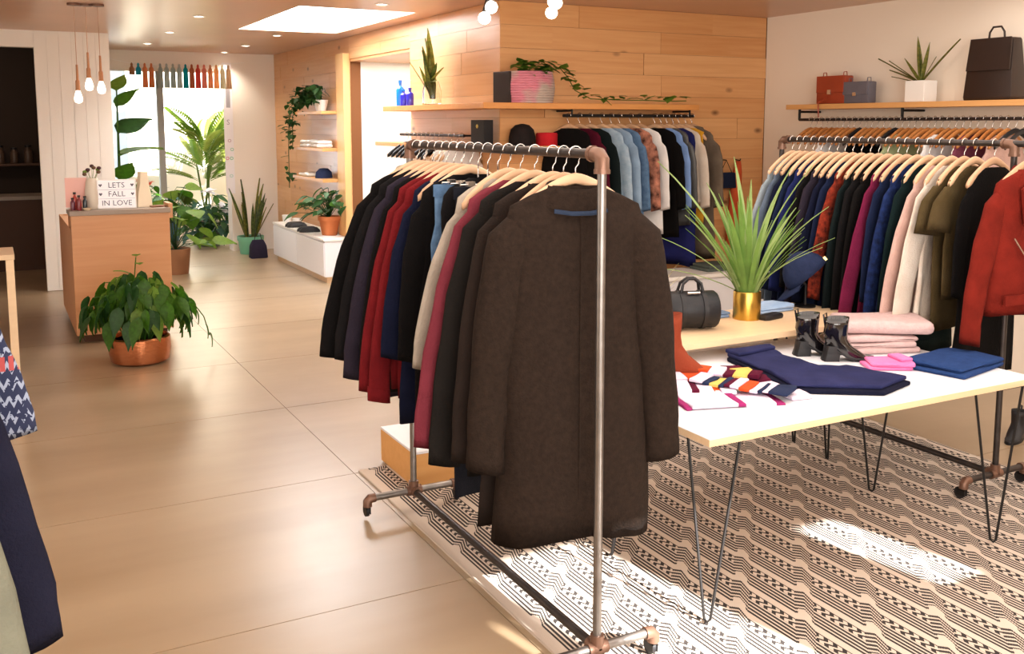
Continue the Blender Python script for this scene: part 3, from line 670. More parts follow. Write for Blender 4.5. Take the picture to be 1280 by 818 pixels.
# pothos in copper pot before the desk
t = thing('leafy_potted_plant', 'bushy green plant in a copper pot on the floor before the wooden desk', 'plant', (.90, 7.55, 0))
COPP = mat('hammered_copper', 'c07a52', rough=.25, metal=.9, bump=.3, bscale=40)
pot(t, [(.17, 0), (.205, .02), (.22, .10), (.215, .19), (.20, .20), (.195, .17)], COPP, soil=(.195, .17))
st = MB()
for i in range(210):
    az = rg.uniform(0, 2*PI); rad = .35*rg.random()**.45; hh = .22 + .42*math.sqrt(max(0, 1 - (rad/.42)**2))*rg.uniform(.55, 1.12)
    p = (rad*math.cos(az), rad*math.sin(az), hh)
    if i % 3 == 0: st.tube([(p[0]*.25, p[1]*.25, .17), (p[0]*.7, p[1]*.7, hh*.9+.06), p], .004, 4)
    put_leaf(t, 'broad', rg.choice([LEAF, LEAF, LEAFL, LEAFD]), p, az + rg.uniform(-.7, .7), rg.uniform(-1.5, -.8), rg.uniform(.15, .23), .78, rg.uniform(-.5, .5))
st.tube([(.2, -.1, .45), (.38, -.05, .42), (.46, -.03, .3), (.50, -.02, .15)], .004, 5)
for p in ((.40, -.05, .36), (.47, -.03, .24), (.5, -.02, .17)): put_leaf(t, 'broad', LEAF, p, -.3, -1.2, .11)
for p in ((-.05, 0, .66), (.02, .0, .72), (0, .02, .78)): put_leaf(t, 'broad', LEAFL, p, rg.uniform(0, 6), .5, .11)
st.tube([(0, 0, .4), (-.02, 0, .6), (0, 0, .78)], .004, 5)
st.obj('stems', LEAF, t)

# tall grass in the gold pot on the wooden table
def t2z(): return .79
t = thing('potted_grass', 'tall grass plant in a gold metal pot on the wooden table', 'plant', (3.27, 3.66, .79))
GOLD = mat('brushed_gold', 'c7a04a', rough=.28, metal=.95, bump=.25, bscale=14)
pot(t, [(.066, 0), (.068, .01), (.068, .135), (.066, .14), (.062, .135), (.062, .11)], GOLD, soil=(.062, .115))
GR = mat('grass_green', '7fa650', rough=.55, vary=.3); GRL = mat('grass_pale', 'a3bf78', rough=.55, vary=.25)
for i in range(62):
    az = rg.uniform(0, 2*PI); L = rg.uniform(.30, .60)
    put_leaf(t, 'blade', rg.choice([GR, GR, GRL]), (.04*math.cos(az), .04*math.sin(az), .11), az, R(90) - rg.uniform(.05, .5), L, rg.uniform(.9, 1.4))
for azd, ln, L in ((150, 24, .80), (165, 45, .52), (170, 62, .48), (20, 8, .66), (-40, 28, .60), (-25, 40, .50), (-30, 12, .70), (120, 18, .62), (-45, 42, .47), (100, 5, .70)):
    a = R(azd - 28); put_leaf(t, 'blade', GRL, (0, 0, .11), a, R(90 - ln), L, 1.15)

# ------------------------------------------------------------------ tables
def hairpin(t, x, y, zt, dx, dy, name='hairpin_leg'):
    mb = MB(); r = .0055
    mb.tube([(x + dx*.0, y + dy*.13, zt), (x - dx*.0, y + dy*.015, .014), (x - dx*.0, y - dy*.0, .008), (x + dx*.015, y, .014), (x + dx*.13, y, zt)], r, 7)
    mb.box((min(x, x+dx*.15)-.005, min(y, y+dy*.15)-.005, zt-.004), (max(x, x+dx*.15)+.005, max(y, y+dy*.15)+.005, zt))
    mb.obj(name, BLACKM, t, smooth=True)
T1 = (2.07, 2.48, 3.80, 3.52, .70)
t = thing('display_table', 'low white topped display table with hairpin legs on the rug', 'table', ((T1[0]+T1[2])/2, (T1[1]+T1[3])/2, .011))
ox, oy = t.location[0], t.location[1]
zt = T1[4] - .011
MB().box((T1[0]-ox, T1[1]-oy, zt-.027), (T1[2]-ox, T1[3]-oy, zt-.002)).obj('plywood_edge', BIRCH, t, bevel=.002)
MB().box((T1[0]-ox+.001, T1[1]-oy+.001, zt-.002), (T1[2]-ox-.001, T1[3]-oy-.001, zt)).obj('table_top', LAM, t)
for lx, ly, dx, dy in ((2.12, 2.53, 1, 1), (3.60, 2.49, 1, 1), (2.12, 3.14, 1, -1), (3.60, 3.13, 1, 1)):
    hairpin(t, lx-ox, ly-oy, zt-.027, dx, dy)
T2 = (2.25, 3.34, 3.84, 3.88, .79)
t = thing('wooden_display_table', 'birch wood display table standing behind and above the white table', 'table', ((T2[0]+T2[2])/2, (T2[1]+T2[3])/2, .011))
ox, oy = t.location[0], t.location[1]; zt = T2[4] - .011
MB().box((T2[0]-ox, T2[1]-oy, zt-.028), (T2[2]-ox, T2[3]-oy, zt)).obj('table_top', BIRCH, t, bevel=.002)
for lx, ly, dx, dy in ((2.3, 3.56, 1, -1), (3.76, 3.56, -1, -1), (2.3, 3.84, 1, -1), (3.8, 3.84, -1, -1)):
    hairpin(t, lx-ox, ly-oy, zt-.028, dx*.8, dy*.0)

# ------------------------------------------------------------------ clothes and shoes on the white table
TZ = T1[4] + .0005
def cloth(name, parent, pts, z, h, m, rnd=.006, wob=.003, seed=0, loc=None):
    """a folded cloth layer: rounded slab following an outline, with soft ripples on top"""
    bm = bmesh.new(); vs_ = [bm.verts.new((x, y, z)) for x, y in pts]; f = bm.faces.new(vs_); bmesh.ops.recalc_face_normals(bm, faces=[f])
    if f.normal.z < 0: f.normal_flip()
    r_ = bmesh.ops.extrude_face_region(bm, geom=[f]); nv = [v for v in r_['geom'] if isinstance(v, bmesh.types.BMVert)]
    for v in nv: v.co.z += h
    bmesh.ops.recalc_face_normals(bm, faces=bm.faces)
    bmesh.ops.bevel(bm, geom=list(bm.edges), offset=min(rnd, h*.48), segments=3, profile=.5, affect='EDGES', clamp_overlap=True)
    bmesh.ops.triangulate(bm, faces=[f_ for f_ in bm.faces if len(f_.verts) > 4])
    for _ in range(2): bmesh.ops.subdivide_edges(bm, edges=[e for e in bm.edges if e.calc_length() > .05], cuts=1, use_grid_fill=False); bmesh.ops.triangulate(bm, faces=[f_ for f_ in bm.faces if len(f_.verts) > 4])
    for v in bm.verts:
        if v.co.z > z + h*.5: v.co.z += wob * noise.noise(Vector((v.co.x*9, v.co.y*9, seed)))*2
    me = bpy.data.meshes.new(name); bm.to_mesh(me); bm.free()
    me.polygons.foreach_set('use_smooth', [True]*len(me.polygons)); me.materials.append(m)
    return link(name, me, parent, loc)
def rect(cx_, cy_, w_, d_, a=0):
    c, s_ = math.cos(a), math.sin(a); return [(cx_+x*c-y*s_, cy_+x*s_+y*c) for x, y in ((-w_/2, -d_/2), (w_/2, -d_/2), (w_/2, d_/2), (-w_/2, d_/2))]
NTR = fabric('navy_trouser', '2c2f56', '222547')
t = thing('navy_trousers', 'folded navy trousers laid diagonally across the white table', 'trousers', (0, 0, 0))
P0 = (2.98, 2.95)
t.location = (P0[0], P0[1], TZ)
def rel(pts, o=P0): return [(x-o[0], y-o[1]) for x, y in pts]
cloth('lower_leg', t, rel([(2.84, 3.30), (3.10, 3.30), (3.06, 3.16), (3.03, 2.93), (3.18, 2.84), (3.235, 2.64), (3.01, 2.575), (2.73, 2.76), (2.76, 2.95)]), 0, .018, fabric('dark_navy_lining', '14162a'))
cloth('upper_leg', t, rel([(2.85, 3.31), (3.11, 3.31), (3.06, 3.18), (3.04, 2.95), (3.18, 2.93), (3.235, 2.66), (3.02, 2.60), (2.74, 2.79), (2.80, 2.98)]), .018, .016, NTR, wob=.006)
cloth('waistband', t, rel([(2.85, 3.23), (3.09, 3.26), (3.11, 3.32), (2.85, 3.325)]), .034, .016, NTR)

# striped scarf: crossing folded lengths with coloured stripes
SC = (2.50, 2.93)
t = thing('striped_scarf', 'colourful striped silk scarf crumpled at the left end of the white table', 'scarf', (SC[0], SC[1], TZ)); t.scale = (1.12, 1.12, 1.12)
PW = fabric('scarf_white', 'ece0ea', 'd9c4dc'); PM = fabric('scarf_magenta', '9c2f6a'); OR = fabric('scarf_orange', 'e0552c'); YL_ = fabric('scarf_yellow', 'e8c46a'); NV = fabric('scarf_navy', '2a3350'); WN = fabric('scarf_wine', '5a1630')
def strip(a, b_, w_, cols, z, parent, h=.012):
    a, b_ = Vector(a), Vector(b_); d = b_ - a; nrm = Vector((-d.y, d.x)).normalized() * w_ / 2; tot = sum(c[1] for c in cols); k = 0
    for i, (m, wt) in enumerate(cols):
        p = a + d*(k/tot); k += wt; q = a + d*(k/tot)
        cloth('stripe', parent, [tuple(p - nrm), tuple(q - nrm), tuple(q + nrm), tuple(p + nrm)], z + .004*math.sin(i*1.3+z*90), h, m, rnd=.004, wob=.004, seed=i)
strip((-.24, -.06), (.10, -.16), .16, [(PM, .4), (PW, 3), (PM, .5), (PW, 2), (PM, .6)], 0, t)
strip((-.20, .09), (.02, -.04), .13, [(PW, 2), (WN, .5), (PW, 1), (OR, .5), (PW, 1)], .012, t)
strip((.24, .24), (.17, -.22), .085, [(WN, .5), (YL_, .8), (WN, .5), (PW, .6), (PM, .5), (PW, .6)], 0, t)
strip((-.04, .10), (.13, -.21), .11, [(PW, 1.2), (NV, .6), (YL_, .8), (NV, .5), (WN, .5), (PW, .8), (OR, .9), (PW, .7), (NV, .4), (PW, .5), (NV, 1.6)], .024, t)
strip((.04, .22), (.2, .02), .09, [(OR, 1), (PW, .8), (WN, .5), (YL_, .8), (WN, .6)], .020, t)
strip((-.10, .18), (.07, .12), .10, [(PW, 1), (OR, 1.2), (PW, .8)], .012, t)

# ankle boots: shaft, foot, heel
def boot(name, label, m, loc, rz, H=.20, Lf=.235, heel=.065, w_=.04, sole=BLACKP, group=None, shaftw=.048):
    t = thing(name, label, 'boot', loc, rz, group)
    rings = []
    spec = [(-.035, .0, .042, .9), (-.032, .01, .045, 1)]
    def ring(cx_, z, a, b_, tilt=0, n=18): return [(cx_ + a*math.cos(q), b_*math.sin(q), z + tilt*a*math.cos(q)) for q in [2*PI*j/n for j in range(n)]]
    R_ = [ring(.0, H, shaftw, .040, .05), ring(.0, H*.85, shaftw*.98, .039), ring(-.004, H*.65, shaftw*.99, .039), ring(.0, H*.52, .050, .037, -.1), ring(.012, H*.44, .064, .038, -.35), ring(.035, H*.35, .088, .040, -.42), ring(.055, H*.24, .105, .041, -.38), ring(.062, H*.13, .112, .042, -.30)]
    zz = R_[-1]; base = [(x, y*.96, max(.006, heel*max(0, min(1, (.06-x)/.09))*1.0 + .006)) for x, y, z in zz]
    R_[-1] = [(x, y, max(z, b_[2] + .012)) for (x, y, z), b_ in zip(zz, base)]
    R_.append(base)
    inner = [(x*.88, y*.86, z-.02) for x, y, z in R_[0]]
    MB().loft([inner] + R_, cap=True).obj('upper', m, t, smooth='all')
    MB().loft([[(x*1.02, y*1.04, z) for x, y, z in base], [(x*1.02, y*1.04, z-.006) for x, y, z in base]]).obj('sole', sole, t)
    hb = [(-.047, -.030), (.012, -.032), (.018, 0), (.012, .032), (-.047, .030), (-.052, 0)]
    MB().loft([[(x*.9-.0, y*1.05, heel+.004) for x, y in hb], [(x*.98-.002, y*.95, heel*.5) for x, y in hb], [(x*1.1-.006, y*1.08, 0) for x, y in hb]]).obj('heel', sole, t, bevel=.002, smooth=True)
    MB().tube([(-shaftw*.96, 0, H*.8), (-shaftw*1.02-.006, 0, H+.012), (-shaftw*.9, 0, H+.02), (-shaftw*.8, 0, H*.9)], .004, 6).obj('pull_tab', m, t)
    return t
PAT = mat('black_patent', '0e0b0d', rough=.08, coat=1)
boot('ankle_boot', 'black patent block heeled ankle boot, left one of the pair on the white table', PAT, (3.245, 3.225, TZ), R(-22), H=.195, shaftw=.054)
boot('ankle_boot', 'black patent block heeled ankle boot, right one beside the blush blankets', PAT, (3.285, 3.09, TZ), R(-26), H=.195, shaftw=.054)
boot('ankle_boot', 'rust orange suede boot behind the striped scarf, partly hidden by the long coat', mat('rust_suede', '82300f', rough=.8, bump=.2, bscale=120), (2.45, 3.20, TZ), R(-30), H=.27, heel=.03)

BL = fabric('blush_knit', 'cfb4b2', 'c2a6a4', vscale=40)
def stack(name, label, cat, c, w_, d_, a, layers, m, h=.028, group=None, z0=TZ):
    t = thing(name, label, cat, (c[0], c[1], z0), a, group); z = 0
    for k in range(layers):
        dx, dy = random.uniform(-.012, .012), random.uniform(-.01, .01)
        cloth('fold', t, rect(dx, dy, w_*(1-.03*k), d_*(1-.02*k), R(random.uniform(-3, 3))), z, h, m, rnd=h*.45, wob=.005, seed=k+c[0]); z += h*.97
    return t
stack('folded_blanket', 'lower folded blush knit on the white table', 'blanket', (3.61, 3.19), .36, .25, R(-20), 3, BL, h=.028)
stack('folded_blanket', 'upper folded blush knit, plump top one of the stack', 'blanket', (3.66, 3.17), .42, .27, R(-30), 1, BL, h=.06, z0=TZ + .028*3*.97 + .006)
JB = fabric('indigo_denim', '263f70', '203662', vscale=30)
stack('folded_jeans', 'folded indigo blue jeans at the right end of the white table', 'jeans', (3.645, 2.75), .37, .26, R(10), 2, JB, h=.022)
FU = fabric('fuchsia_pink', 'ee86b8', 'df6fa6')
t = stack('folded_shirt', 'bright pink folded top between the navy trousers and the blue jeans', 'top', (3.385, 2.895), .19, .13, R(-32), 2, FU, h=.017)
cloth('fold', t, rect(.06, .01, .06, .1, .3), .034, .014, FU)
MB().box((.08, -.02, .030), (.086, .012, .048)).obj('care_label', WCER, t)

# on the wooden table
T2Z = T2[4] + .0005
t = thing('barrel_bag', 'black leather barrel bag with bands and top handle on the wooden table', 'bag', (2.87, 3.60, T2Z + .092), R(-20))
BL_ = mat('black_leather', '121318', rough=.5, bump=.15, bscale=60)
def cyl_x(x0, x1, r_, sq=.94, n=28): return [[(x, r_*math.cos(q), r_*sq*math.sin(q)) for q in [2*PI*j/n for j in range(n)]] for x in (x0, x1)]
MB().loft([[(x, r_*math.cos(2*PI*j/28), r_*.97*math.sin(2*PI*j/28)) for j in range(28)] for x, r_ in ((-.125, .07), (-.122, .082), (-.112, .09), (.112, .09), (.122, .082), (.125, .07))]).obj('body', BL_, t, smooth=True)
for x in (-.055, .05): MB().loft([[(xx, r_*math.cos(2*PI*j/28), r_*.97*math.sin(2*PI*j/28)) for j in range(28)] for xx, r_ in ((x-.011, .0905), (x-.010, .0945), (x+.010, .0945), (x+.011, .0905))]).obj('band', BLACKP, t, smooth=True)
for s in (-1, 1): MB().tube([(-.055, s*.03, .086), (-.045, s*.022, .125), (-.015, s*.012, .148), (.015, s*.012, .148), (.042, s*.022, .125), (.05, s*.03, .086)], .0075, 8).obj('handle', BLACKP, t, smooth=True)
MB().tube([(-.03, -.045, .085), (.03, -.045, .085)], .006, 6).obj('zip_pull', CHROME, t)
t = thing('potted_grass', 'small pale spiky grass in a white pot behind the black barrel bag', 'plant', (2.79, 3.81, T2Z))
pot(t, [(.035, 0), (.042, .07), (.038, .07), (.036, .05)], WCER, soil=(.036, .055))
PG = mat('dry_grass', 'b9ae80', rough=.7, vary=.3)
for i in range(22):
    az = rg.uniform(0, 6.28); put_leaf(t, 'blade', PG, (.015*math.cos(az), .015*math.sin(az), .05), az, R(90) - rg.uniform(.05, .55), rg.uniform(.15, .27), .8)
SB = fabric('sky_blue_cotton', 'a8c0de', '93aed2')
stack('folded_shirt', 'folded sky blue shirt behind the gold pot', 'shirt', (3.50, 3.78), .26, .16, R(5), 2, SB, h=.016, z0=T2Z)
stack('folded_shirt', 'folded dusty blue shirt left of the gold pot', 'shirt', (3.13, 3.79), .17, .14, R(-4), 2, fabric('dusty_blue', '7f95b4'), h=.014, z0=T2Z)
t = thing('glasses_case', 'slim black glasses case beside the gold pot', 'case', (3.375, 3.60, T2Z), R(12))
MB().loft([[(x*k, y*k, z) for x, y in ((-.075, -.02), (-.05, -.03), (.05, -.03), (.075, -.02), (.075, .02), (.05, .03), (-.05, .03), (-.075, .02))] for z, k in ((0, .96), (.008, 1), (.018, .96), (.024, .84))]).obj('case_body', BLACKP, t, smooth=True)
# cap on a stand
t = thing('display_stand', 'small black metal display stand holding the navy cap', 'stand', (3.76, 3.76, T2Z))
MB().lathe([(.055, 0), (.055, .008), (.012, .012), (.007, .02), (.007, .12)], 20).obj('stand_base', BLACKM, t, smooth=True)
MB().tube([(0, 0, .115), (-.03, .01, .15), (-.03, .01, .18)], .008, 8).obj('stand_arm', BLACKM, t)
t = thing('baseball_cap', 'navy cap with brass buckle perched on the black stand', 'cap', (3.765, 3.755, T2Z + .165), R(-60))
t.rotation_euler = (R(8), R(40), R(150)); t.scale = (1.3, 1.3, 1.3)
CAPM = fabric('cap_navy', '27304c', '1f2741', vscale=30)
MB().loft([[(.095*math.cos(a)*math.cos(q), .082*math.cos(a)*math.sin(q), .105*math.sin(a)) for q in [2*PI*j/24 for j in range(24)]] for a in [R(x) for x in (0, 12, 25, 40, 55, 70, 82, 89)]]).obj('crown', CAPM, t, smooth='all')
MB().loft([[(.088*math.cos(q) + (.075*k if abs(q) < 2 else 0)*math.cos(q*.75), .080*math.sin(q), -.004 - .02*k*(1-math.cos(q*1.2))*.5 + dz) for q in [R(-70 + 14*j) for j in range(11)]] for k, dz in ((0, .004), (.5, .006), (1, .0), (1, -.004), (.5, .0), (0, -.004))], cap=False, closed=False).obj('visor', CAPM, t, smooth='all')
MB().ball((0, 0, .106), .008, 8, 6).obj('button', CAPM, t)
MB().box((-.100, -.025, .005), (-.090, .025, .022)).obj('buckle', mat('brass', 'd8b878', rough=.3, metal=.9), t)

# under the tables
t = thing('storage_box', 'small wooden plinth with white top on the rug behind the centre rack', 'box', (1.98, 4.42, .011))
MB().box((-.27, -.22, 0), (.27, .24, .165)).obj('box_body', wood('ply_box', 'd49a58', 'e6b274', 'X', knots=False), t, bevel=.003)
MB().box((-.27, -.22, .165), (.27, .24, .178)).obj('box_top', LAM, t, bevel=.002)
t = thing('black_shoe_box', 'small black box on the floor under the wooden table', 'box', (4.28, 4.55, .0), .2)
MB().box((-.15, -.1, 0), (.15, .1, .10)).obj('box_body', BLACKP, t, bevel=.004)
MB().box((-.155, -.105, .085), (.155, .105, .115)).obj('lid', BLACKP, t, bevel=.003)
boot('black_boot', 'black low boot standing on the floor by the right wall', BLACKP, (5.0, 3.35, 0), R(200), H=.16, heel=.02)

# ------------------------------------------------------------------ shelves on the wooden walls
t = thing('corner_shelf', 'long oak shelf wrapping round the wooden corner, with the pink basket', 'shelf', (XW, YJ, 1.865))
MB().prism([(-.012, NY0-.02-YJ), (-.30, NY0-.02-YJ), (-.30, -.30), (1.72, -.30), (1.72, -.016), (-.016, -.016)], 0, .045).obj('shelf_board', SHELFW, t, bevel=.003)
for q in ((.5, -.25), (1.66, -.25)): MB().tube([(q[0], q[1], 0), (q[0], q[1], -.05)], .008, 8).tube([(q[0], q[1], -.012), (q[0], -.02, -.012)], .008, 8).obj('bracket', BLACKM, t)
MB().tube([(.42, -.25, -.05), (1.70, -.25, -.05)], .013, 10).obj('rail', BLACKM, t)
CZ = 1.911
t = thing('lower_corner_shelf', 'lower oak shelf round the wooden corner, under the long shelf', 'shelf', (XW, YJ, 1.545))
MB().prism([(-.012, NY0+.28-YJ), (-.27, NY0+.28-YJ), (-.27, -.27), (.38, -.27), (.38, -.016), (-.016, -.016)], 0, .035).obj('shelf_board', SHELFW, t, bevel=.003)
LZ = 1.581
t = thing('pale_niche_shelf', 'pale wooden shelf beneath the lower corner shelf, in front of the white niche', 'shelf', (XW, YJ, 1.44))
MB().prism([(-.012, .9), (-.22, .9), (-.22, NY0+.1-YJ), (-.012, NY0+.1-YJ)], 0, .03).obj('shelf_board', BIRCH, t, bevel=.003)

def bottle(name, label, x, y, z, r_, h, m, cap, neck=.35):
    t = thing(name, label, 'bottle', (x, y, z))
    MB().lathe([(r_*.95, 0), (r_, .006), (r_, h*.62), (r_*.8, h*.72), (r_*neck, h*.78), (r_*neck, h*.90)], 18).obj('body', m, t, smooth=True)
    MB().lathe([(r_*neck*1.25, h*.88), (r_*neck*1.25, h)], 14).obj('cap', cap, t)
BLU = mat('bright_blue_glass', '1f7fe8', rough=.1, coat=.6); IND = mat('indigo_glass', '3430c0', rough=.1, coat=.6)
bottle('glass_bottle', 'tall bright blue bottle on the corner shelf', 3.34, 8.44, CZ, .038, .235, BLU, BLU)
bottle('glass_bottle', 'short indigo blue bottle, left of two in front of the bright blue one', 3.33, 8.33, CZ, .032, .15, IND, BLU)
bottle('glass_bottle', 'short indigo blue bottle, right of two next to the glass vase', 3.35, 8.23, CZ, .034, .16, IND, IND)
t = thing('glass_vase', 'clear glass vase with tall snake plant leaves on the corner shelf', 'vase', (3.36, 7.76, CZ))
MB().lathe([(.075, 0), (.085, .01), (.082, .12), (.060, .20), (.055, .20), (.074, .12), (.076, .014), (.01, .012)], 24).obj('vase_body', GLASS, t, smooth=True)
SNK = mat('snake_leaf', '5d6b2c', rough=.5, vary=.55, vscale=14, color2='2f3a1c'); SNY = mat('snake_leaf_yellow', '8f8a3a', rough=.5, vary=.5, vscale=14, color2='4d5a22')
for az, ln, L in ((2.6, 3, .60), (2.6, 6, .52), (4, 14, .42), (4.6, 12, .36), (2.2, 16, .44), (3.2, 30, .36), (2.8, 22, .3), (4.3, 20, .30), (5.0, 55, .26), (5.1, 72, .34), (4.9, 92, .34), (3.6, 10, .45)):
    put_leaf(t, 'stiff', rg.choice([SNK, SNY]), (0, 0, .05 if ln < 40 else .2), az - .5, R(90 - ln), L, 1.5, rg.uniform(-.5, .5))
t = thing('woven_basket_planter', 'pink woven basket planter with trailing vine on the corner shelf', 'plant', (3.70, 6.665, CZ))
def basket_mat():
    m = bpy.data.materials.new('pink_basket'); m.use_nodes = True; n, l = nt(m); b = n['Principled BSDF']; b.inputs['Roughness'].default_value = .85
    tc = n.new('ShaderNodeTexCoord'); ns = n.new('ShaderNodeTexNoise'); ns.inputs['Scale'].default_value = 4.5
    l.new(tc.outputs['Object'], ns.inputs['Vector']); mr = n.new('ShaderNodeMapRange'); mr.inputs[1].default_value = .45; mr.inputs[2].default_value = .6; l.new(ns.outputs[0], mr.inputs[0])
    mx = n.new('ShaderNodeMix'); mx.data_type = 'RGBA'; mx.inputs[6].default_value = lin('cf7f8f'); mx.inputs[7].default_value = lin('b9a79c'); l.new(mr.outputs[0], mx.inputs[0]); l.new(mx.outputs[2], b.inputs['Base Color'])
    return m
BK = basket_mat(); br = MB()
for k in range(13):
    z = .008 + .0185*k; r_ = .185 + .022*math.sin(PI*(k+1)/13.5)
    br.tube([((r_)*math.cos(2*PI*j/28), (r_*.68)*math.sin(2*PI*j/28), z) for j in range(29)], .0108, 6, cap=False)
br.lathe([(.11, .0), (.11, .2)], 20)
br.obj('basket', BK, t, smooth='all')
vn = [(.10, -.02, .24), (.24, -.06, .27), (.30, -.08, .20), (.36, -.09, .10), (.50, -.10, .035), (.75, -.10, .03), (1.0, -.10, .03), (1.25, -.10, .025), (1.45, -.09, .03)]
MB().tube(vn, .004, 5).obj('vine', LEAF, t)
for i in range(120):
    if i < 70: p = (rg.uniform(-.13, .17), rg.uniform(-.11, .02), .235 + rg.uniform(0, .085))
    else:
        u = (i-70)/50*(len(vn)-1); k = min(int(u), len(vn)-2); f_ = u-k; a, b_ = Vector(vn[k]), Vector(vn[k+1]); p = tuple(a.lerp(b_, f_) + Vector((rg.uniform(-.03, .03), rg.uniform(-.02, .02), rg.uniform(.0, .035))))
    put_leaf(t, 'heart', rg.choice([LEAF, LEAFL]), p, rg.uniform(3.3, 6.1), rg.uniform(-.5, .6), rg.uniform(.06, .10))
t = thing('leather_folder', 'dark brown leather folder standing left of the pink basket', 'folder', (3.485, 6.70, CZ), R(10))
MB().box((-.012, -.10, 0), (.012, .1, .235)).obj('cover', BLE, t, bevel=.003)
t = thing('black_book', 'black box standing upright on the lower corner shelf', 'box', (3.42, 6.92, LZ), R(8))
MB().box((-.045, -.09, 0), (.045, .09, .20)).obj('cover', BLACKP, t, bevel=.003)
MB().ball((-.047, -.0, .15), .016, 8, 6, (.2, 1, 1)).obj('emblem', mat('gold_print', 'b9a04a', rough=.4), t)
t = thing('felt_hat', 'rounded black felt hat on the lower corner shelf', 'hat', (3.66, 6.70, LZ))
HATM = fabric('black_felt', '241f1f')
MB().lathe([(.118, 0), (.118, .006), (.105, .01), (.104, .07), (.09, .125), (.055, .16), (.01, .17)], 26).obj('crown', HATM, t, smooth=True)
t = thing('red_hat', 'flat topped red hat beside the black felt hat', 'hat', (3.875, 6.69, LZ + .0))
MB().lathe([(.085, 0), (.085, .09), (.078, .10), (.01, .102)], 24).obj('crown', fabric('bright_red', 'c2262e'), t, smooth=True)

# clothes under the corner shelf
JX = [
 (4.02, 'jacket', 'black bomber jacket with magenta lining at the left end of the corner shelf rail', BLK, dict(L=.68, seed=60), 117),
 (4.12, 'shirt', 'wine coloured shirt behind the black bomber jacket', WINE, dict(L=.7, seed=61), 117),
 (4.22, 'jacket', 'very dark teal jacket second in the row under the corner shelf', TEALG, dict(L=.72, seed=62), 117),
 (4.33, 'shirt', 'pale washed denim shirt under the corner shelf', LBLUE, dict(L=.85, seed=63), 117),
 (4.42, 'shirt', 'light blue chambray shirt under the corner shelf', fabric('chambray', '8ea8c2'), dict(L=.85, seed=64), 117),
 (4.50, 'shirt', 'mid blue denim shirt left of the floral blouse', JEAN, dict(L=.85, seed=65), 117),
 (4.61, 'blouse', 'black and coral floral blouse under the corner shelf', FLOR, dict(L=.56, hem=.19, seed=66), 117),
 (4.70, 'coat', 'white coat in the row under the corner shelf', BLUSHW, dict(L=.85, seed=67, spread=.03, sw=.05), 117),
 (4.85, 'blazer', 'black blazer right of the white coat', BLK, dict(L=.9, seed=68), 117),
 (4.915, 'shirt', 'sky blue shirt right of the black blazer', SKYB, dict(L=.6, seed=69), 117),
 (4.975, 'leather_jacket', 'grey leather jacket under the corner shelf', LEATH, dict(L=.80, seed=70), 117),
 (5.04, 'dress', 'long midnight blue dress under the corner shelf', MID, dict(L=1.15, seed=71, sl=0), 117),
 (5.10, 'blouse', 'white top with mustard hem under the corner shelf', CREAM, dict(L=.62, seed=72), 117),
 (5.17, 'skirt', 'mustard skirt hanging below the white top', MUST, dict(L=.80, seed=73, sl=0, hw=.15, hem=.17), 117),
 (5.235, 'parka', 'taupe parka at the right end of the corner shelf rail', PARKA, dict(L=1.1, seed=74, sw=.06, collar=True), 117),
]
jz = 1.865 - .05
for x, nm, lab, m, p, ang in JX:
    p.setdefault('sl', .56); q = dict(hw=.19, hem=.22, sw=.048, spread=.04, th=.016, fold=.003, sy=.28, bend=.002); q.update(p)
    hanger(HB_FAR, 'light wooden hanger holding the ' + hl(lab), x, YJ - .25, jz, R(ang), name='clothes_hanger')
    # the hook turns on the rail, the shoulders swing towards the room
    garment(nm, lab, 'clothing', (x, YJ - .27, jz - .0755 - .024), R(ang), m, **q)
# rail on the long wooden wall with black hangers
t = thing('wall_rail', 'black wall rail with black hangers on the long wooden wall', 'rail', (XW - .2, 7.85, 1.655))
MB().tube([(0, -.75, 0), (0, .62, 0)], .012, 8).obj('rail', BLACKM, t)
for yy in (-.7, .58): MB().tube([(0, yy, 0), (.18, yy, 0)], .008, 8).obj('bracket', BLACKM, t)
for k in range(9):
    hanger(HB_BLACK, 'black hanger on the rail of the long wooden wall', XW - .2, 7.55 + .095*k, 1.655, R(random.uniform(-8, 8)), group='black hangers on the long wall rail')
for k, (yy, m, lb) in enumerate([(7.15, BLUSHW, 'white shirt at the near end of the long wall rail'), (7.25, WHITE, 'second white shirt on the long wall rail'), (7.36, BLUSHW, 'third white shirt on the long wall rail, by the black hangers')]):
    hanger(HB_PALE, 'pale hanger holding the ' + hl(lb), XW - .2, yy, 1.655, 0); garment('shirt', lb, 'clothing', (XW - .2, yy, 1.655 - .098), 0, m, L=.7, hw=.17, hem=.18, sl=.5, sw=.04, spread=.01, seed=80+k)

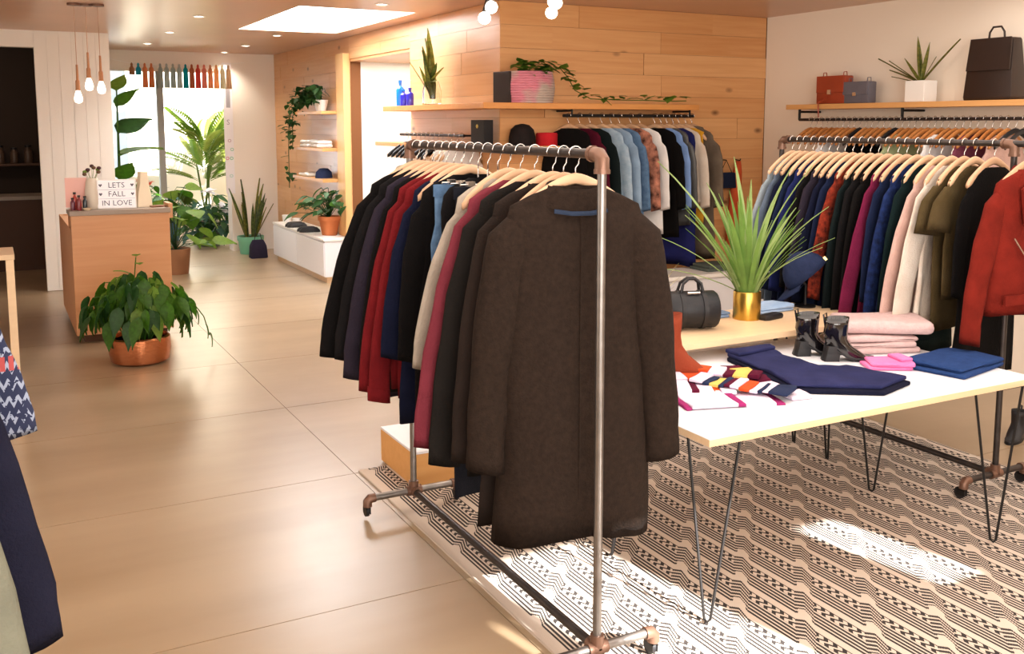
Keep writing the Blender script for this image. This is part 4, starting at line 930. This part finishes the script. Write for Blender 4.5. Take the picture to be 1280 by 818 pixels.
# low white display plinth near the corner wall, scarf and bag on hooks
t = thing('display_plinth', 'low cream display plinth below the clothes of the corner wall', 'plinth', (4.95, 6.30, 0))
MB().box((-.75, -.18, .04), (.75, .18, .52)).box((-.72, -.15, 0), (.72, .15, .04)).obj('plinth_body', LAM, t, bevel=.003)
MB().box((-.77, -.2, .52), (.77, .2, .55)).obj('plinth_top', WCER, t, bevel=.003)
t = thing('folded_knit', 'grey green folded knit on the cream plinth', 'knit', (5.25, 6.3, .5505)); cloth('fold', t, rect(0, 0, .3, .24), 0, .025, fabric('grey_green', '58605a')); cloth('fold', t, rect(.01, 0, .28, .23), .025, .025, fabric('grey_green', '58605a'))
t = thing('orange_scarf', 'long orange scarf hanging from a hook on the wooden wall', 'scarf', (5.90, YJ - .05, 1.42))
MB().loft([[(sx*(w_/2) + o_, dy, z) for sx, dy in ((-1, -.02), (0, -.035), (1, -.02), (1, .0), (0, .01), (-1, .0))] for z, w_, o_ in ((0, .04, .02), (-.1, .09, .01), (-.35, .12, -.01), (-.75, .14, -.03))]).obj('scarf_cloth', fabric('orange_wool', 'd9603a'), t, smooth='all')
MB().tube([(.02, .03, .01), (.02, -.03, .005), (.02, -.035, .02)], .006, 6).obj('hook', BLACKM, t)
t = thing('navy_pouch', 'small navy pouch on a hook left of the orange scarf', 'bag', (5.78, YJ - .06, 1.18))
MB().loft([[(sx*w_, sy*.03, z) for sx, sy in ((-1, -1), (1, -1), (1, 1), (-1, 1))] for z, w_ in ((0, .10), (.14, .085))]).obj('pouch', fabric('navy_canvas', '1f2840'), t, bevel=.01, smooth=True)
MB().tube([(-.07, 0, .13), (0, 0, .25), (.07, 0, .13)], .004, 6).tube([(0, .045, .25), (0, 0, .25)], .005, 6).obj('strap', BLACKM, t)

# plant on the bag shelf
t = thing('snake_plant', 'snake plant in a square white pot on the bag shelf', 'plant', (XR - .15, 5.02, ST))
MB().box((-.07, -.085, 0), (.07, .085, .155)).obj('pot', WCER, t, bevel=.004)
for az, ln, L in ((1.55, 62, .42), (1.4, 70, .34), (1.7, 55, .30), (1.5, 40, .24), (1.2, 12, .33), (3, 6, .22), (4.6, 12, .28), (4.7, 45, .40), (1.6, 75, .25), (5.2, 25, .2)):
    put_leaf(t, 'stiff', rg.choice([SNK, SNY]), (0, 0, .13), az, R(90 - ln), L*1.1, .95, rg.uniform(-.4, .4))

# ------------------------------------------------------------------ far wooden wall: three small shelves and the white cabinet
def small_shelf(z, lab):
    t = thing('small_shelf', lab, 'shelf', (XW - .012, 11.35, z)); MB().box((-.24, -.62, 0), (0, .62, .035)).obj('shelf_board', SHELFY, t, bevel=.003)
small_shelf(1.86, 'top oak shelf of three on the far wooden wall, with the ivy'); small_shelf(1.44, 'middle oak shelf of three, with white folded clothes'); small_shelf(1.09, 'lowest oak shelf of three, with the dark cap')
t = thing('ivy_plant', 'trailing ivy in a white pot on the top small shelf', 'plant', (XW - .14, 11.1, 1.896))
pot(t, [(.055, 0), (.08, .11), (.085, .13), (.078, .13), (.07, .10)], WCER, soil=(.07, .11))
iv = [[(0, .05, .14), (-.05, .4, .22), (-.06, .8, .12), (-.08, 1.1, -.1), (-.08, 1.15, -.5), (-.09, 1.12, -.95)], [(0, .1, .14), (-.08, .5, .16), (-.12, .78, -.05), (-.12, .82, -.45)], [(0, .1, .14), (-.06, .6, .18), (-.1, 1.0, .05), (-.1, 1.05, -.3)]]
sv = MB()
for p in iv: sv.tube(p, .005, 5)
sv.obj('vines', LEAFD, t)
lv = MB(); base = leaf_mesh('heart', LEAFD); bvs = [v.co.copy() for v in base.vertices]; bfs = [tuple(p.vertices) for p in base.polygons]
def ivy_leaf(mb, p, s_):
    M_ = Matrix.Translation(p) @ Matrix.Rotation(rg.uniform(0, 6.28), 4, 'Z') @ Matrix.Rotation(rg.uniform(-.4, 1.2), 4, 'Y') @ Matrix.Scale(s_, 4)
    mb.add([M_ @ v for v in bvs], bfs)
for i in range(300):
    if i < 110: p = Vector((rg.uniform(-.15, -.01), rg.uniform(-.2, .55), rg.uniform(.10, .30)))
    else:
        q = iv[i % 3]; u = rg.random()*(len(q)-1); k = min(int(u), len(q)-2); p = Vector(q[k]).lerp(Vector(q[k+1]), u-k) + Vector((rg.gauss(0, .035), rg.gauss(0, .05), rg.gauss(0, .035)))
    ivy_leaf(lv, p, rg.uniform(.06, .10))
lo = lv.obj('ivy_leaves', LEAFD, t, smooth='all'); lo['kind'] = 'stuff'
for y_, z_, lab in ((11.55, 1.4755, 'farther pile of folded white shirts on the middle small shelf'), (11.15, 1.4755, 'nearer pile of folded white shirts on the middle small shelf'), (11.6, 1.1255, 'folded white shirts left of the dark cap on the lowest small shelf')):
    stack('folded_shirts', lab, 'shirts', (XW - .13, y_), .19, .34, 0, 2 if z_ > 1.3 else 1, fabric('white_cotton', 'eeeae6', 'dcd8d4'), h=.042, z0=z_)
t = thing('baseball_cap', 'dark navy cap on the lowest small shelf', 'cap', (XW - .14, 11.05, 1.1255))
MB().lathe([(.10, 0), (.10, .02), (.09, .07), (.05, .11), (.01, .115)], 20).obj('crown', CAPM, t, smooth=True)
MB().prism([(-.02, .06), (-.02, .17), (.04, .2), (.08, .17), (.09, .05)], .004, .012).obj('visor', CAPM, t)
t = thing('white_cabinet', 'low white cabinet with wooden plinth below the small shelves', 'cabinet', (3.36, 11.42, 0))
MB().box((-.15, -1.05, 0), (.155, 1.05, .07)).obj('plinth', BIRCH, t)
MB().box((-.18, -1.08, .07), (.168, 1.08, .47)).obj('cabinet_body', LAM, t, bevel=.003)
for k in range(2): MB().box((-.192, -1.075 + 1.08*k, .08), (-.181, -.005 + 1.08*k, .455)).obj('door', LAM, t, bevel=.002)
MB().box((-.195, -1.09, .47), (.168, 1.09, .495)).obj('cabinet_top', WCER, t, bevel=.002)
t = thing('leafy_potted_plant', 'green leafy plant in a terracotta pot on the white cabinet', 'plant', (3.36, 10.72, .496))
pot(t, [(.085, 0), (.115, .17), (.13, .17), (.13, .215), (.115, .215), (.105, .19)], TERRA, soil=(.105, .195))
bushy(t, .22, 55, .38, .36, (.10, .19), 'broad', [LEAF, mat('leaf_grey', '5f8560', rough=.5, vary=.3), LEAFD], rg, down=.3, wide=1.1, xmax=.14)
for x_, y_, h_, lab in ((3.30, 12.3, .10, 'white ceramic cup at the far end of the white cabinet'), (3.38, 12.12, .07, 'small white bowl beside the cup on the white cabinet')):
    t = thing('ceramic_cup', lab, 'cup', (x_, y_, .496)); MB().lathe([(.05, 0), (.065, h_), (.058, h_), (.045, .012), (.004, .012)], 18).obj('cup_body', WCER, t, smooth=True)
for x_, y_, lab in ((3.26, 11.75, 'black slip on shoe at the far side of the white cabinet'), (3.24, 11.15, 'black slip on shoe beside the terracotta pot')):
    for s in (-1, 1):
        t = thing('black_shoe', ('left' if s < 0 else 'right') + ' ' + lab, 'shoe', (x_, y_ + s*.05, .496), R(170))
        MB().loft([[(x*k, y*k*1.0, z) for x, y in ((-.12, -.025), (-.06, -.032), (.06, -.038), (.11, -.02), (.12, 0), (.11, .02), (.06, .038), (-.06, .032), (-.12, .025))] for z, k in ((0, 1), (.012, 1), (.03, .95), (.055, .72), (.06, .5))]).obj('upper', BLACKP, t, smooth=True)

# plants by the entrance
MINT = mat('mint_ceramic', '6fae8c', rough=.5)
t = thing('snake_plant', 'snake plant in a mint green pot on the floor by the entrance column', 'plant', (3.06, 13.3, 0))
pot(t, [(.14, 0), (.165, .18), (.175, .18), (.178, .24), (.165, .24), (.155, .21)], MINT, soil=(.155, .22))
for i in range(17):
    az = rg.uniform(0, 6.28); put_leaf(t, 'stiff', rg.choice([SNK, SNY]), (.07*math.cos(az), .07*math.sin(az), .2), az, R(90) - rg.uniform(.05, .5), rg.uniform(.45, .85), .9, rg.uniform(-.6, .6))
t = thing('dark_boot_bag', 'dark purple bag standing on the floor left of the white cabinet', 'bag', (3.04, 12.05 + .75, 0))
MB().loft([[(sx*w_, sy*d_, z) for sx, sy in ((-1, -1), (1, -1), (1, 1), (-1, 1))] for z, w_, d_ in ((0, .11, .08), (.16, .10, .07), (.24, .07, .03))]).obj('bag_body', fabric('dark_purple', '2c2636'), t, bevel=.015, smooth=True)
MB().tube([(-.05, 0, .22), (-.03, 0, .32), (.03, 0, .32), (.05, 0, .22)], .006, 6).obj('handle', BLACKP, t)
t = thing('flowering_plants', 'planter of mixed foliage with pale pink flowers at the entrance', 'plant', (2.74, 14.45, 0))
pot(t, [(.14, 0), (.18, .2), (.17, .2), (.16, .17)], mat('dark_pot', '4a5048', rough=.7), soil=(.16, .18))
bushy(t, .15, 120, .40, .62, (.12, .24), 'broad', [LEAFD, LEAF, mat('leaf_teal', '47705f', rough=.5, vary=.4)], rg, down=.9)
PKF = mat('pale_pink_petal', 'e6c4b4', rough=.7); WF = mat('white_petal', 'f4eef0', rough=.7)
for p, m in (((-.26, -.15, .45), PKF), ((-.20, -.22, .38), PKF), ((-.30, -.1, .34), PKF), ((.14, -.2, .56), WF), ((.2, -.2, .5), WF), ((-.0, -.1, .78), WF)):
    for k in range(7): put_leaf(t, 'heart', m, p, k*.9, rg.uniform(-.2, .9), .14, 1, 0, name='petal')
t = thing('leafy_potted_plant', 'teal leaved plant behind the flower planter in the vestibule', 'plant', (2.30, 15.3, 0))
pot(t, [(.15, 0), (.19, .28), (.18, .28), (.17, .24)], mat('blue_pot', '3f6a80', rough=.5), soil=(.17, .25))
bushy(t, .25, 80, .45, .6, (.14, .26), 'broad', [mat('leaf_teal', '47705f'), LEAFD], rg, down=.7)
t = thing('monstera_plant', 'light green monstera beside the end of the wooden desk', 'plant', (1.86, 11.9, 0))
pot(t, [(.14, 0), (.17, .3), (.16, .3), (.15, .27)], mat('wood_pot', '9a6a48', rough=.6), soil=(.15, .28))
bushy(t, .30, 34, .42, .75, (.20, .30), 'heart', [LEAF, LEAFL], rg, down=.6)
t = thing('palm_tree', 'tall green palm in the vestibule beyond the entrance', 'palm', (2.98, 15.9, 0))
pot(t, [(.17, 0), (.22, .34), (.21, .34), (.19, .3)], mat('grey_pot', '8c8a84', rough=.7), soil=(.19, .31))
PLM = mat('palm_green', '6c8a2a', rough=.5, vary=.4); PLM2 = mat('palm_olive', '96a045', rough=.5, vary=.4)
sm = MB()
for k in range(5): sm.tube([(rg.uniform(-.06, .06), rg.uniform(-.06, .06), .3), (rg.uniform(-.12, .12), rg.uniform(-.12, .12), 1.1)], .014, 6)
sm.obj('stems', PLM, t)
for i in range(30):
    az = rg.uniform(0, 6.28); z_ = rg.uniform(.8, 1.5)
    put_leaf(t, 'palm', rg.choice([PLM, PLM, PLM2]), (.08*math.cos(az), .08*math.sin(az), z_), az, rg.uniform(.35, 1.35), rg.uniform(.55, .8), 1, name='frond')
t = thing('banana_plant', 'tall broad leaved plant inside the street window', 'plant', (1.38, 12.95, 0))
pot(t, [(.13, 0), (.15, .3), (.14, .3), (.13, .27)], mat('grey_pot', '8c8a84'), soil=(.13, .28))
MB().tube([(0, 0, .25), (.02, .03, 1.1), (.03, 0, 2.2)], [.025, .02, .008], 7).obj('stem', LEAF, t)
for z_, az, pi_, L in ((2.15, -1.2, .9, .30), (1.95, .1, .9, .36), (1.62, .3, .6, .50), (1.35, .2, .4, .55), (1.05, -1.0, .9, .36), (.9, .5, .3, .4), (.8, -.6, .5, .4)):
    put_leaf(t, 'broad', rg.choice([LEAF, LEAFL, LEAFD]), (.02, 0, z_), az, pi_, L, 1.35, rg.uniform(-.7, .7))
t = thing('flower_box', 'coral flowers and greenery in a box at the street window', 'plant', (1.72, 13.45, 0))
MB().box((-.28, -.12, 0), (.28, .12, .55)).obj('planter_box', mat('wood_pot', '9a6a48'), t, bevel=.005)
bushy(t, .55, 50, .26, .5, (.08, .15), 'broad', [LEAF, LEAFL], rg, down=.5, squash=.4)
CORAL = mat('coral_petal', 'ee7a5c', rough=.7)
for p in ((-.02, -.1, 1.02), (.05, -.08, .95)):
    for k in range(8): put_leaf(t, 'heart', CORAL, p, k*.8, rg.uniform(-.1, .9), .11, 1, 0, name='petal')

# tassel garland across the entrance
t = thing('tassel_garland', 'garland of coloured paper tassels strung across the entrance', 'garland', (2.1, 13.3, 2.50))
MB().tube([(-.92, 0, .10), (-.5, 0, .02), (0, 0, -.01), (.5, 0, .01), (.95, 0, .06)], .004, 5).obj('string', WCER, t)
def paper(c):
    k = 'paper_' + c
    if k in MC: return MC[k]
    m = bpy.data.materials.new(k); m.use_nodes = True; MC[k] = m; n, l = nt(m)
    d = n.new('ShaderNodeBsdfDiffuse'); d.inputs[0].default_value = lin(c); tr = n.new('ShaderNodeBsdfTranslucent'); tr.inputs[0].default_value = lin(c)
    mx = n.new('ShaderNodeMixShader'); mx.inputs[0].default_value = .65; l.new(d.outputs[0], mx.inputs[1]); l.new(tr.outputs[0], mx.inputs[2]); l.new(mx.outputs[0], n['Material Output'].inputs[0])
    return m
TC = ['b98a66', '3fb4c8', 'e8a070', 'e09a6a', 'b8bcb8', 'c4c8c4', 'b8c0bc', 'c8ccc8', '1fa8b4', 'c07a5a', 'd8685a', 'e4a090', 'e8b088', 'ecbc8c', 'd8d0b8', 'e0c4a8']
for i, c in enumerate(TC):
    x = -.46 + i*.078 + (.03 if i > 3 else 0); h_ = (.13 if i < 2 else .29) ; top = .0
    o = MB().lathe([(.006, top+.02), (.016, top), (.012, top-.02), (.030, top-.05), (.037, top-h_)], 9).obj('tassel', paper(c), t, loc=(x, 0, 0))

# banner on the entrance column
t = thing('hanging_banner', 'narrow white paper banner on the entrance column', 'banner', (2.885, YB - .012, 1.75))
MB().box((-.055, -.004, -.95), (.065, .004, .82)).obj('paper', mat('banner_paper', 'f2eef2', rough=.8), t)
MB().box((-.02, -.007, .22), (.035, -.004, .62)).obj('grey_panel', mat('print_grey', 'a49fa6', rough=.8), t)
for z_, c, x_ in ((.02, 'b0a4b4', .0), (-.22, 'c8a8b8', .01), (-.46, 'e07a94', -.025), (-.46, '6cc09a', .03), (-.34, '8cccb0', .04), (-.70, 'b4d8d0', .02)):
    text('S' if c == 'b0a4b4' else 'o', 'printed_mark', .10, mat('print_' + c, c, rough=.8), t, (x_, -.006, z_), (R(90), 0, 0), ext=.0005)

# ------------------------------------------------------------------ wooden desk and the things on it
DX, DY = .53, 8.36
t = thing('wooden_desk', 'wooden cash desk with grey top in the middle of the shop', 'desk', (DX, DY, 0))
MB().box((.06, .08, 0), (.70, 1.5, .07)).obj('plinth', mat('dark_plinth', '5a3a26', rough=.7), t)
MB().box((0, .04, .07), (.03, 1.55, .92)).box((.71, .04, .07), (.74, 1.55, .92)).box((0.03, 1.52, .07), (.71, 1.55, .92)).obj('side_panels', DESKW, t)
MB().box((0, 0, .07), (.74, .04, 1.03)).obj('front_panel', DESKW, t, bevel=.003)
MB().box((.03, .04, .88), (.71, 1.52, .91)).obj('work_top', DESKW, t)
MB().box((-.01, -.012, 1.03), (.75, .34, 1.068)).obj('counter_top', mat('grey_counter', '9a8a7c', rough=.4), t, bevel=.003)
MB().box((.0, .3, .91), (.74, .33, 1.03)).obj('counter_support', DESKW, t)
MB().box((.742, .05, .98), (.775, .3, 1.10)).obj('end_block', DESKW, t)
DZ_ = 1.0685
t = thing('light_box_sign', 'white letter light box sign on the wooden desk', 'sign', (.885, 8.46, DZ_), R(-4))
MB().box((-.147, 0, 0), (.147, .045, .235)).obj('box_frame', WCER, t, bevel=.003)
MB().box((-.138, -.002, .008), (.138, .0, .227)).obj('face', mat('lit_face', 'f0eef2', rough=.5, emit=.25), t)
for z_ in (.08, .152): MB().box((-.138, -.005, z_), (.138, -.002, z_+.004)).obj('letter_rail', mat('rail_grey', 'c8c6cc', rough=.4), t)
INK = mat('sign_ink', '6a6870', rough=.7)
for s_, z_, x_ in (('LETS', .189, 0), ('FALL', .118, 0), ('IN LOVE', .045, 0)): text(s_, 'lettering', .062, INK, t, (x_, -.0035, z_), (R(90), 0, 0), ext=.0006)
for x_, z_ in ((-.12, .19), (.118, .19), (.12, .118), (-.12, .118)):
    q = MB().prism([(0, -.014), (.014, .004), (.008, .013), (0, .007), (-.008, .013), (-.014, .004)], -.001, .001).obj('heart_symbol', INK, t, loc=(x_, -.004, z_)); q.rotation_euler = (R(90), 0, 0)
t = thing('ceramic_vase', 'cream vase with dried flowers left of the light box sign', 'vase', (.712, 8.52, DZ_))
MB().lathe([(.045, 0), (.06, .04), (.062, .13), (.05, .22), (.04, .25), (.035, .25), (.045, .2)], 22).obj('vase_body', mat('cream_ceramic', 'ddd3c4', rough=.4), t, smooth=True)
DRY = mat('dried_flower', '8a6a4a', rough=.9, vary=.5, color2='3a2a22'); 
dm = MB()
for k in range(9):
    a = k*.7; p = (.06*math.cos(a)*rg.uniform(.4, 1.1), .05*math.sin(a), .27 + rg.uniform(.0, .1)); dm.tube([(0, 0, .2), p], .002, 4)
    b_ = MB().ball(p, .018, 7, 5, (1, 1, .8)).obj('flower_head', rg.choice([DRY, LEAFL, mat('dark_berry', '4a2c30')]), t)
dm.obj('dried_stems', LEAFL, t)
t = thing('pink_poster', 'pale pink acrylic poster standing at the left end of the desk', 'poster', (.60, 8.60, DZ_), R(-5))
MB().box((-.085, 0, 0), (.085, .006, .25)).obj('poster_sheet', mat('pink_acrylic', 'f4bcb0', rough=.3), t)
MB().box((-.09, -.03, 0), (.09, .04, .012)).obj('poster_foot', WCER, t)
for k, (x_, y_, c, h_, lab) in enumerate(((.555, 8.44, '5c1430', .10, 'dark berry nail polish bottle at the left end of the desk'), (.60, 8.42, '7a1a24', .12, 'dark red nail polish bottle beside the berry one'), (.645, 8.45, '20303a', .11, 'dark teal nail polish bottle beside the vase'), (.575, 8.50, 'b8443a', .14, 'coral red bottle behind the nail polishes'))):
    bottle('polish_bottle', lab, x_, y_, DZ_, .018, h_, mat('polish_' + c, c, rough=.15, coat=.5), BLACKP, .5)
for x_, lab, c in ((.655, 'low cream dish in front of the pink poster', 'e8d4b4'), ):
    t = thing('trinket_dish', lab, 'dish', (x_, 8.39, DZ_)); MB().lathe([(.02, 0), (.035, .018), (.032, .018), (.015, .005)], 16).obj('dish_body', mat('cream_dish', c), t, smooth=True)
t = thing('paper_bag', 'cream paper bag right of the light box sign', 'bag', (1.10, 8.55, DZ_), R(10))
MB().loft([[(sx*w_, sy*.04, z) for sx, sy in ((-1, -1), (1, -1), (1, 1), (-1, 1))] for z, w_ in ((0, .06), (.12, .05), (.20, .035), (.29, .03))]).obj('bag_body', mat('cream_paper', 'efe2c8', rough=.8), t, bevel=.004)
t = thing('wooden_tray', 'small brown tray at the right end of the desk top', 'tray', (1.20, 8.50, DZ_))
MB().box((-.06, -.05, 0), (.06, .05, .012)).obj('tray_body', mat('brown_tray', '7a5038'), t, bevel=.002)

# small table at the far left, things in the dark room
t = thing('small_side_table', 'pale wooden side table at the left edge near the doorway', 'table', (-.06, 6.4, 0))
PW_ = wood('pale_pine', 'cdb08c', 'e0c6a2', 'X', knots=False)
MB().box((-.25, -.2, .98), (.15, .2, 1.01)).obj('table_top', PW_, t, bevel=.003)
for sx in (-.225, .125):
    for sy in (-.175, .175): MB().box((sx-.02, sy-.02, 0), (sx+.02, sy+.02, .98)).obj('leg', PW_, t)
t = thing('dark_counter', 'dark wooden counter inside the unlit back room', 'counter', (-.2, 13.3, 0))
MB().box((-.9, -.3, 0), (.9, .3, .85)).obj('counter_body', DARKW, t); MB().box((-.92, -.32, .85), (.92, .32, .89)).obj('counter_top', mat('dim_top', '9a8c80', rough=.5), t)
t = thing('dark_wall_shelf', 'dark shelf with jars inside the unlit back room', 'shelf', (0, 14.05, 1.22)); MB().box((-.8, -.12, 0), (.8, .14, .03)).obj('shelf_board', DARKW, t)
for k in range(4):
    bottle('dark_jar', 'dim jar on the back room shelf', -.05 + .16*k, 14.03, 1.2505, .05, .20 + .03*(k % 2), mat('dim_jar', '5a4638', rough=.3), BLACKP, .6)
for o in S.objects:
    if o.name.startswith('dark_jar'): o['group'] = 'jars on the dark shelf'

# ------------------------------------------------------------------ clothes at the left edge, close to the camera
LX = -.33
rack('pipe_clothes_rack', 'pipe clothes rack at the left edge, close to the camera, with knit and navy coat', 1.2, 2.75, LX, lift=0)
KNIT = mat('blue_pattern_knit', '2c3556', rough=.95)
def knit_mat():
    m = KNIT; n, l = nt(m); b = n['Principled BSDF']; tc = n.new('ShaderNodeTexCoord'); sp = n.new('ShaderNodeSeparateXYZ'); l.new(tc.outputs['Object'], sp.inputs[0])
    M = lambda op, a, b_=None: math_node(n, l, op, a, b_)
    z = M('FRACT', M('MULTIPLY', sp.outputs[2], 13)); zig = M('ABSOLUTE', M('SUBTRACT', M('FRACT', M('MULTIPLY', sp.outputs[0], 55)), .5))
    a = M('GREATER_THAN', M('FRACT', M('ADD', M('MULTIPLY', z, 2), zig)), .62)
    ns = n.new('ShaderNodeTexNoise'); ns.inputs['Scale'].default_value = 90; l.new(tc.outputs['Object'], ns.inputs['Vector']); a2 = M('MULTIPLY', a, M('GREATER_THAN', ns.outputs[0], .45))
    mx = n.new('ShaderNodeMix'); mx.data_type = 'RGBA'; mx.inputs[6].default_value = lin('252c48'); mx.inputs[7].default_value = lin('8f9ab0'); l.new(a2, mx.inputs[0])
    red = M('MULTIPLY', M('LESS_THAN', M('FRACT', M('MULTIPLY', sp.outputs[2], 2.7)), .09), M('GREATER_THAN', zig, .2))
    m3 = n.new('ShaderNodeMix'); m3.data_type = 'RGBA'; l.new(red, m3.inputs[0]); l.new(mx.outputs[2], m3.inputs[6]); m3.inputs[7].default_value = lin('a04848'); l.new(m3.outputs[2], b.inputs['Base Color'])
knit_mat()
for y, nm, lab, m, p in ((2.46, 'sweater', 'blue patterned knit sweater at the left edge of the picture', KNIT, dict(L=.6, sl=.43, spread=.13, sw=.065, seed=101)),
                         (2.12, 'coat', 'dark navy coat with long hanging sleeve at the left edge', fabric('deep_navy', '1e1f30'), dict(L=.82, hem=.235, sl=.78, spread=.15, sw=.05, seed=102)),
                         (1.86, 'shirt', 'pale white blue shirt at the left edge in front of the navy coat', fabric('ice_white', 'cdd2dc'), dict(L=.85, sl=.66, spread=.075, sw=.05, hem=.25, seed=103)),
                         (1.74, 'shirt', 'bright blue shirt at the left edge between white and grey shirts', fabric('cobalt', '2f62b8'), dict(L=.75, sl=.5, spread=.03, hw=.19, sw=.045, hem=.21, seed=104)),
                         (1.60, 'coat', 'grey green coat at the lower left corner, nearest to the camera', fabric('grey_olive', '6c6c5e', '606054'), dict(L=.95, sl=.72, spread=.12, hem=.26, sw=.05, seed=105))):
    q = dict(hw=.2, th=.04); q.update(p)
    hanger(HB_PALE, 'pale wooden hanger holding the ' + hl(lab), LX, y, 1.66, R(random.uniform(-3, 3))); garment(nm, lab, 'clothing', (LX, y, ZN), R(2), m, **q)

# ------------------------------------------------------------------ lamps
BULB = mat('lit_bulb', 'fff0dc', emit=14); DL = mat('downlight_lens', 'fff2e0', emit=16)
t = thing('ceiling_lamp', 'black branching ceiling lamp with white globe bulbs over the racks', 'lamp', (2.52, 4.6, HC))
MB().lathe([(.06, -.001), (.06, -.03), (.012, -.035), (.010, -.27)], 18).obj('ceiling_rose', BLACKM, t, smooth=True)
for x, y, z in ((-.19, 0, -.35), (-.20, .06, -.40), (.17, 0, -.36), (.23, .05, -.30), (.02, -.28, -.34), (.0, .28, -.2)):
    MB().tube([(0, 0, -.26), (x*.5, y*.5, -.235), (x*.9, y*.9, z + .10)], .005, 6).obj('arm', mat('aged_brass', 'b08a4a', rough=.35, metal=.9), t)
    so = MB().tube([(x*.9, y*.9, z+.10), (x, y, z+.03)], .014, 8).obj('socket', BLACKM, t)
    MB().ball((x, y, z), .032, 14, 10).obj('bulb', BULB, so, smooth=True)
lamp('ceiling_lamp_glow', 'POINT', (2.52, 4.5, 2.15), (0, 0, 0), 22, (1, .86, .68), shadow_soft_size=.15)
for i, (x, y, z) in enumerate(((.649, 8.6, 1.97), (.735, 8.62, 2.07), (.822, 8.58, 2.045))):
    t = thing('pendant_lamp', ('leftmost', 'middle', 'rightmost')[i] + ' bare bulb pendant lamp over the wooden desk', 'lamp', (x, y, HC))
    MB().lathe([(.05, -.001), (.05, -.018), (.01, -.022)], 16).obj('ceiling_rose', COPPER, t)
    MB().tube([(0, 0, -.02), (0, 0, z - HC + .19)], .003, 5).obj('cord', mat('cloth_cord', 'c09a80'), t)
    MB().lathe([(.008, z-HC+.25), (.010, z-HC+.13), (.016, z-HC+.12), (.018, z-HC+.05), (.014, z-HC+.045)], 12).obj('socket', mat('wood_socket', 'b88058'), t, smooth=True)
    MB().lathe([(.012, z-HC+.05), (.026, z-HC+.01), (.032, z-HC-.02), (.026, z-HC-.045), (.006, z-HC-.055)], 14).obj('bulb', mat('pendant_bulb', 'fff0dc', emit=5), t, smooth=True)
for i, (x, y) in enumerate(((1.70, 9.09), (1.72, 10.79), (1.72, 12.4), (2.82, 12.2), (2.83, 13.45), (2.80, 10.64), (2.82, 7.5), (1.70, 7.5))):
    nm = ('near the pendant lamps', 'behind the first one left of the skylight', 'nearest the street window', 'second from the entrance on the right', 'closest to the entrance column', 'just behind the skylight', 'in front of the skylight', 'left in front of the skylight')[i]
    t = thing('recessed_downlight', 'round recessed downlight ' + nm, 'lamp', (x, y, HC))
    MB().lathe([(.055, -.0005), (.055, -.006), (.042, -.008), (.040, -.002)], 20).obj('trim_ring', WCER, t, smooth=True)
    MB().lathe([(.04, -.003), (.001, -.0035)], 18, cap=False).obj('lens', DL, t)
    lamp('downlight_beam', 'SPOT', (x, y, HC - .02), (0, 0, 0), 45, (1, .88, .72), spot_size=R(115), spot_blend=.8, shadow_soft_size=.05)
lamp('back_room_fill', 'POINT', (-.3, 12.3, 2.3), (0, 0, 0), 14, (1, .8, .62), shadow_soft_size=.2)  # added point light, only lifts the tone of the back room

# thin leaves let light through
for k, m in list(MC.items()):
    if k.startswith(('leaf', 'palm', 'snake', 'grass', 'coral', 'pale_pink_petal', 'white_petal')):
        n, l = nt(m); b = n['Principled BSDF']; out = n['Material Output']
        tr = n.new('ShaderNodeBsdfTranslucent'); mx = n.new('ShaderNodeMixShader'); mx.inputs[0].default_value = .4
        if b.inputs['Base Color'].links: l.new(b.inputs['Base Color'].links[0].from_socket, tr.inputs[0])
        else: tr.inputs[0].default_value = b.inputs['Base Color'].default_value
        l.new(b.outputs[0], mx.inputs[1]); l.new(tr.outputs[0], mx.inputs[2]); l.new(mx.outputs[0], out.inputs[0])
